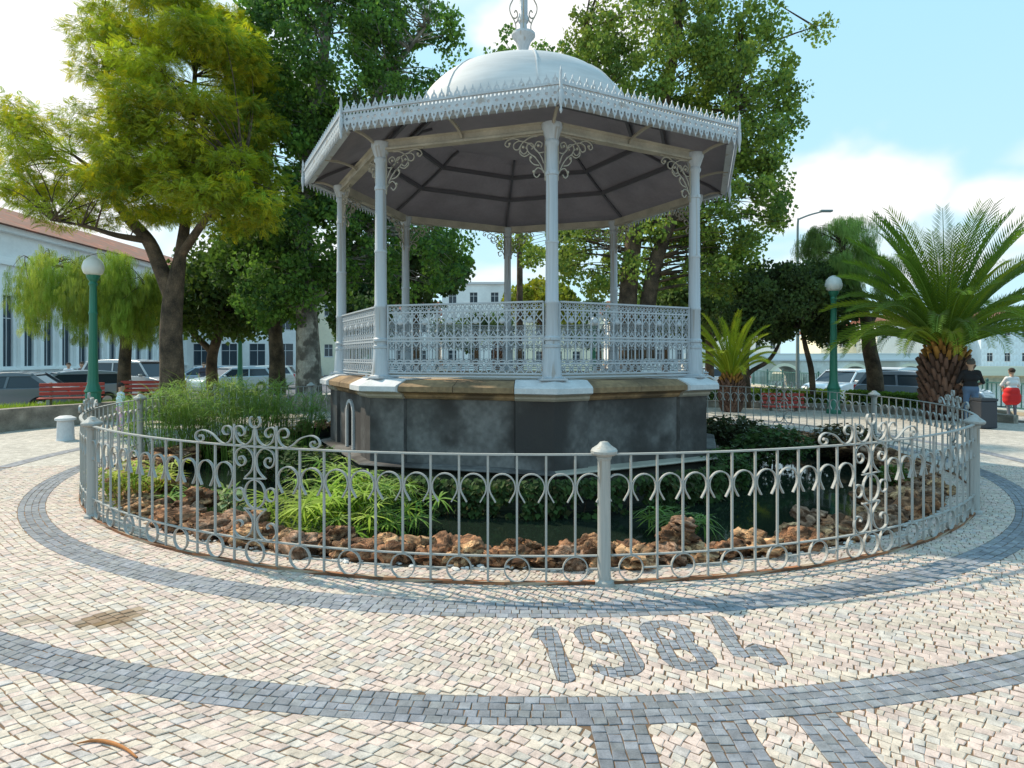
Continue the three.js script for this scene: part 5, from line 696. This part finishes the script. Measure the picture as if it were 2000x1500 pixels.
// cars
function car(label, x, y, z, turn, color, o = {}) {
  const t = thing('parked_car', label, 'car', [x, y, z], turn, 'parked cars'), L = o.L || 4.0, H = o.H || 1.45, W = 1.68, van = o.van, paint = new THREE.MeshPhysicalMaterial({ color: lin(...color), roughness: 0.35, metalness: 0.25, clearcoat: 0.8, clearcoatRoughness: 0.1 });
  const belt = H * 0.6, f = -L / 2, r = L / 2;   // the nose points to -x
  const s = new THREE.Shape(); s.moveTo(f + 0.05, 0.28); s.lineTo(f, 0.5); s.quadraticCurveTo(f + 0.02, belt * 0.82, f + 0.25, belt * 0.88); s.quadraticCurveTo(f + 0.7, belt * 0.98, f + 1.0, belt); s.lineTo(r - 0.2, belt + 0.03); s.quadraticCurveTo(r, belt, r, belt * 0.7); s.lineTo(r - 0.03, 0.3);
  const wr = 0.34, arch = cx => { s.lineTo(cx + wr, 0.24); s.absarc(cx, 0.3, wr, -0.15, Math.PI + 0.15, false); s.lineTo(cx - wr - 0.02, 0.24); }; arch(r - 0.78); arch(f + 0.82); s.lineTo(f + 0.05, 0.28);
  const bw = 0.06; mesh('body', new THREE.ExtrudeGeometry(s, { depth: W - 2 * bw, bevelEnabled: true, bevelThickness: bw, bevelSize: bw * 0.6, bevelSegments: 3, curveSegments: 10 }).translate(0, 0, -W / 2 + bw), paint, t);
  const taper = g => { const p = g.attributes.position; for (let i = 0; i < p.count; i++) p.setZ(i, p.getZ(i) * (1 - 0.2 * clamp((p.getY(i) - belt) / (H - belt)))); g.computeVertexNormals(); return g; };
  const a0 = f + (van ? 0.75 : 0.95), a1 = f + (van ? 1.35 : 1.75), b1 = r - (o.sedan ? 1.1 : 0.42), b0 = r - (o.sedan ? 0.45 : 0.1);
  const gs = new THREE.Shape([V2(a0, belt), V2(b0, belt), V2(b1, H - 0.06), V2(a1, H - 0.06)]); mesh('window', taper(new THREE.ExtrudeGeometry(gs, { depth: W - 0.14, bevelEnabled: false }).translate(0, 0, -(W - 0.14) / 2)), GLASS, t);
  const rs = new THREE.Shape(); rs.moveTo(a1 - 0.12, H - 0.1); rs.quadraticCurveTo((a1 + b1) / 2, H + 0.06, b1 + 0.08, H - 0.1); rs.lineTo(b1, H - 0.14); rs.lineTo(a1, H - 0.14); mesh('roof', taper(new THREE.ExtrudeGeometry(rs, { depth: W - 0.1, bevelEnabled: true, bevelThickness: 0.02, bevelSize: 0.015, bevelSegments: 1 }).translate(0, 0, -(W - 0.1) / 2)), paint, t);
  for (const sd of [-1, 1]) for (const [p0, p1, wd] of [[[a0, belt], [a1, H - 0.08], 0.07], [[b0, belt], [b1, H - 0.08], 0.12], [[(a1 + b1) / 2 - 0.1, belt], [(a1 + b1) / 2 - 0.02, H - 0.08], 0.07]]) { const g = taper(ribbon([p0, p1], wd, 0.03).translate(0, 0, sd * (W / 2 - 0.065))); mesh('pillar', g, paint, t); }
  const tyre = std({ color: lin(0.02, 0.02, 0.022), roughness: 0.9 }), alloy = std({ color: lin(0.5, 0.5, 0.52), roughness: 0.35, metalness: 0.7 });
  for (const cx of [r - 0.78, f + 0.82]) for (const sd of [-1, 1]) { const w = mesh('wheel', new THREE.TorusGeometry(0.225, 0.085, 8, 20), tyre, t); w.position.set(cx, 0.305, sd * (W / 2 - 0.1)); w.scale.z = 1.15; mesh('rim', new THREE.CylinderGeometry(0.18, 0.18, 0.1, 14).rotateX(Math.PI / 2), alloy, w); }
  for (const sd of [-1, 1]) { mesh('headlight', new THREE.SphereGeometry(0.13, 10, 8).scale(0.6, 0.8, 1.3).translate(f + 0.12, belt * 0.78, sd * (W / 2 - 0.22)), std({ color: lin(0.8, 0.82, 0.85), roughness: 0.1 }), t); mesh('tail_light', rbox(0.1, 0.3, 0.16, 0.03, r - 0.01, belt * 0.88, sd * (W / 2 - 0.12)), std({ color: lin(0.55, 0.03, 0.03), roughness: 0.3 }), t); mesh('mirror', rbox(0.1, 0.12, 0.16, 0.03, a0 + 0.25, belt + 0.07, sd * (W / 2 + 0.07)), paint, t); }
  mesh('bumper', rbox(0.12, 0.16, W - 0.1, 0.04, f - 0.0, 0.4, 0), std({ color: lin(...color.map(c => c * 0.6)), roughness: 0.6 }), t);
  return t;
}
const GY = -0.31;
car('dark grey car cut off by the left edge of the photo', PX(12, 21), GY, -21, 0.35, [0.10, 0.12, 0.14], { sedan: true });
car('blue-grey car with a sloping windscreen left of the lamp post', PX(128, 23.5), GY, -23.5, 0.75, [0.28, 0.34, 0.40]);
car('silver van behind the weeping tree trunk', PX(262, 27), GY, -27, -0.25 + Math.PI, [0.45, 0.46, 0.47], { van: true, H: 1.85, L: 4.5 });
car('pale blue car behind the leaning tree', PX(392, 36), GY, -36, 0.5, [0.38, 0.48, 0.56]);
car('light car with a blue windscreen behind the garden bush', PX(452, 33), GY, -33, 0.9, [0.46, 0.56, 0.62]);
car('white car between the brown trunks', PX(512, 38), GY, -38, 0.2, [0.7, 0.69, 0.64]);
car('white hatchback with red tail lights behind the right lamp post', PX(1650, 26.5), GY, -26.5, 0.6, [0.78, 0.80, 0.82]);
car('silver car parked beyond the slate blue car', PX(1735, 30), GY, -30, 0.55, [0.5, 0.53, 0.55]);
car('slate blue car parked behind the big palm trunk', PX(1800, 22.5), GY, -22.5, 2.3, [0.14, 0.19, 0.25]);
car('white car by the bridge left of the small palm', PX(1385, 34), GY, -34, 0.1, [0.75, 0.75, 0.74]);

// people: one continuous skin meshed from tapered bones
function figure(label, pos, turn, bones, height, o = {}) {
  const t = thing('person', label, 'person', pos, turn), res = o.res || 84, half = height * 0.56, mc = new MarchingCubes(res, new THREE.MeshBasicMaterial(), false, false, 120000); mc.isolation = 0;
  const V = bones.map(b => ({ a: V3(...b.a), b: V3(...b.b), ra: b.ra, rb: b.rb, c: b.c })), cy = height * 0.5, pt = V3(0, 0, 0), ab = V3(0, 0, 0), ap = V3(0, 0, 0);
  const dist = (B, p) => { ab.subVectors(B.b, B.a); ap.subVectors(p, B.a); const h = clamp(ap.dot(ab) / Math.max(1e-9, ab.lengthSq())); return ap.addScaledVector(ab, -h).length() - mixf(B.ra, B.rb, h); };
  const k = o.k || 0.035, hs = res / 2;
  for (let z = 0; z < res; z++) for (let y = 0; y < res; y++) for (let x = 0; x < res; x++) { pt.set((x - hs) / hs * half, (y - hs) / hs * half + cy, (z - hs) / hs * half); let d = 9; for (const B of V) { const e = dist(B, pt); const h = clamp(0.5 + 0.5 * (d - e) / k); d = mixf(d, e, h) - k * h * (1 - h); } mc.field[x + y * res + z * res * res] = -d; }
  mc.update(); const n = mc.count, pos3 = new Float32Array(mc.positionArray.slice(0, n * 3)), nor = new Float32Array(mc.normalArray.slice(0, n * 3)), col = new Float32Array(n * 3);
  for (let i = 0; i < n; i++) { pos3[i * 3] *= half; pos3[i * 3 + 1] = pos3[i * 3 + 1] * half + cy; pos3[i * 3 + 2] *= half; pt.fromArray(pos3, i * 3); let bd = 9, bc = [1, 1, 1]; for (const B of V) { const e = dist(B, pt); if (e < bd) { bd = e; bc = B.c; } } col.set(bc, i * 3); }
  const g = new THREE.BufferGeometry(); g.setAttribute('position', new THREE.BufferAttribute(pos3, 3)); g.setAttribute('normal', new THREE.BufferAttribute(nor, 3)); g.setAttribute('color', new THREE.BufferAttribute(col, 3)); g.setAttribute('uv', new THREE.BufferAttribute(new Float32Array(n * 2), 2)); g.computeVertexNormals();
  mesh('body', g, std({ vertexColors: true, roughness: 0.85 }), t);
  if (o.hair) { const hd = bones.find(b => b.head), hg = new THREE.SphereGeometry(hd.ra * 1.16, 14, 10, 0, 6.3, 0, Math.PI * 0.58), p = hg.attributes.position; for (let i = 0; i < p.count; i++) { const q = 1 + 0.12 * (fbm(p.getX(i) * 40, p.getY(i) * 40, p.getZ(i) * 40) - 0.5); p.setXYZ(i, p.getX(i) * q, p.getY(i) * q, p.getZ(i) * q); } hg.computeVertexNormals(); const h = mesh(o.cap ? 'cap' : 'hair', hg, std({ color: lin(...o.hair), roughness: 0.9, side: THREE.DoubleSide }), t); h.position.set((hd.a[0] + hd.b[0]) / 2, (hd.a[1] + hd.b[1]) / 2 + hd.ra * 0.12, (hd.a[2] + hd.b[2]) / 2 - hd.ra * 0.12); h.rotation.x = -0.35; }
  return t;
}
const SKIN = [0.52, 0.32, 0.22];
// standing figure of height h facing +z, arms and legs adjustable
function stand(h, shirt, legs, shoes, o = {}) {
  const s = h / 1.7, B = (a, b, ra, rb, c, head) => ({ a: a.map(v => v * s), b: b.map(v => v * s), ra: ra * s, rb: rb * s, c, head }), out = [], bare = o.bare || SKIN;
  out.push(B([0, 1.58, 0.01], [0, 1.62, 0.0], 0.088, 0.09, SKIN, true), B([0, 1.55, 0.085], [0, 1.585, 0.098], 0.016, 0.012, SKIN), B([0, 1.52, 0.05], [0, 1.5, 0.055], 0.05, 0.045, SKIN), B([0.088, 1.57, 0], [0.092, 1.6, 0], 0.016, 0.018, SKIN), B([-0.088, 1.57, 0], [-0.092, 1.6, 0], 0.016, 0.018, SKIN), B([0, 1.42, -0.01], [0, 1.52, 0], 0.055, 0.052, SKIN));
  out.push(B([-0.13, 1.34, 0], [0.13, 1.34, 0], 0.075, 0.075, shirt), B([-0.08, 1.2, 0], [0.08, 1.2, 0], 0.11, 0.11, shirt), B([-0.06, 1.02, 0], [0.06, 1.02, 0], 0.105, 0.105, shirt), B([-0.07, 0.9, 0], [0.07, 0.9, 0], 0.115, 0.115, o.hip || legs));
  for (const q of [-1, 1]) {
    const e = o.elbow || [0.24, 1.08, -0.02], w = o.wrist || [0.22, 0.86, 0.08];
    out.push(B([q * 0.17, 1.34, 0], [q * e[0], e[1], e[2]], 0.056, 0.044, shirt), B([q * e[0], e[1], e[2]], [q * w[0], w[1], w[2]], 0.04, 0.028, o.sleeve || bare), B([q * w[0], w[1], w[2]], [q * w[0], w[1] - 0.08, w[2] + 0.03], 0.032, 0.026, bare));
    for (let f = 0; f < 4; f++) out.push(B([q * w[0], w[1] - 0.08, w[2] + 0.0 + f * 0.018], [q * (w[0] - 0.01), w[1] - 0.155 - (f % 3) * 0.006, w[2] + 0.015 + f * 0.018], 0.009, 0.008, bare)); out.push(B([q * (w[0] - 0.01), w[1] - 0.04, w[2] + 0.03], [q * (w[0] - 0.02), w[1] - 0.09, w[2] + 0.075], 0.01, 0.009, bare));
    out.push(B([q * 0.085, 0.88, 0], [q * 0.1, 0.48, 0.02], 0.088, 0.06, legs), B([q * 0.1, 0.48, 0.02], [q * 0.1, 0.1, -0.01], 0.056, 0.04, o.shin || legs), B([q * 0.1, 0.055, -0.03], [q * 0.115, 0.04, 0.13], 0.045, 0.036, shoes));
  }
  return out;
}
{
  const at = (px, d) => { const x = PX(px, d); return [x, groundY(x, -d), -d]; };
  figure('child in a pale blue top and pink trousers behind the left fence', at(236, 12.6), 2.4, stand(1.12, [0.55, 0.68, 0.75], [0.72, 0.36, 0.58], [0.5, 0.3, 0.25]), 1.12, { hair: [0.03, 0.02, 0.015], k: 0.02 });
  figure('man in a white shirt and pale cap by the pale poplar trunk', at(619, 19.6), -0.6, stand(1.66, [0.7, 0.72, 0.66], [0.05, 0.05, 0.06], [0.04, 0.03, 0.03]), 1.66, { hair: [0.62, 0.6, 0.55], cap: true });
  const red = stand(1.6, [0.74, 0.72, 0.72], [0.14, 0.15, 0.18], [0.2, 0.2, 0.2], { elbow: [0.27, 1.12, 0.08], wrist: [0.14, 1.04, 0.2] });
  red.push({ a: [-0.07, 0.86, 0], b: [0.07, 0.86, 0], ra: 0.15, rb: 0.15, c: [0.62, 0.02, 0.02] }, { a: [-0.1, 0.7, 0], b: [0.1, 0.7, 0], ra: 0.155, rb: 0.155, c: [0.62, 0.02, 0.02] }, { a: [-0.1, 0.58, 0], b: [0.1, 0.58, 0], ra: 0.15, rb: 0.15, c: [0.62, 0.02, 0.02] });
  const wm = figure('person in a white top and red wrap standing with back turned by the railing', at(1976, 19.6), Math.PI - 0.15, red, 1.6, { hair: [0.05, 0.03, 0.02] });
  const mn = figure('man in a black shirt and blue jeans beside the litter bin', at(1896, 15.6), Math.PI - 0.5, stand(1.62, [0.012, 0.012, 0.015], [0.10, 0.16, 0.26], [0.1, 0.1, 0.1], { elbow: [0.27, 1.08, 0.06], wrist: [0.12, 0.98, 0.2] }), 1.62, { hair: [0.09, 0.08, 0.07] });
  figure('distant man in a white shirt beside the parked cars at left', at(134, 30), 0.4, stand(1.68, [0.7, 0.72, 0.75], [0.1, 0.12, 0.18], [0.05, 0.05, 0.05]), 1.68, { hair: [0.04, 0.03, 0.02], res: 60 });
  figure('distant man in a dark shirt beside the parked cars at left', at(160, 30.5), -0.4, stand(1.72, [0.08, 0.07, 0.08], [0.06, 0.06, 0.08], [0.05, 0.05, 0.05]), 1.72, { hair: [0.04, 0.03, 0.02], res: 60 });
  figure('distant person in dark clothes seen behind the leaning tree', at(398, 34), 0.2, stand(1.66, [0.05, 0.05, 0.07], [0.1, 0.1, 0.14], [0.05, 0.05, 0.05]), 1.66, { hair: [0.04, 0.03, 0.02], res: 60 });
  figure('distant person in a white shirt seen through the left-hand railing', at(862, 26), 0.1, stand(1.66, [0.72, 0.7, 0.68], [0.1, 0.1, 0.14], [0.05, 0.05, 0.05]), 1.66, { hair: [0.2, 0.12, 0.06], res: 60 });
  figure('distant person in pale lilac seen through the middle of the left railing', at(898, 27), 0.6, stand(1.6, [0.6, 0.58, 0.72], [0.5, 0.5, 0.6], [0.05, 0.05, 0.05]), 1.6, { hair: [0.1, 0.06, 0.04], res: 60 });
  figure('distant person in white seen through the right-hand railing', at(1182, 26), -0.3, stand(1.64, [0.74, 0.7, 0.6], [0.14, 0.13, 0.12], [0.05, 0.05, 0.05]), 1.64, { hair: [0.1, 0.06, 0.04], res: 60 });
}
// a dry brown stalk lying on the setts at the lower left
{ const q = [[150, 1452], [185, 1446], [215, 1450], [245, 1462], [268, 1480]].map(([a, b]) => G(a, b, 0.016)); single('dry_stalk', limb(q, [0.003, 0.007, 0.008, 0.006, 0.004], 6, 5), std({ map: stoneTex([0.58, 0.38, 0.22], 0.4, 195), roughness: 0.9 }), 'thin curved brown dry stalk lying on the setts at lower left', 'stalk'); }

renderer.render(scene, camera);
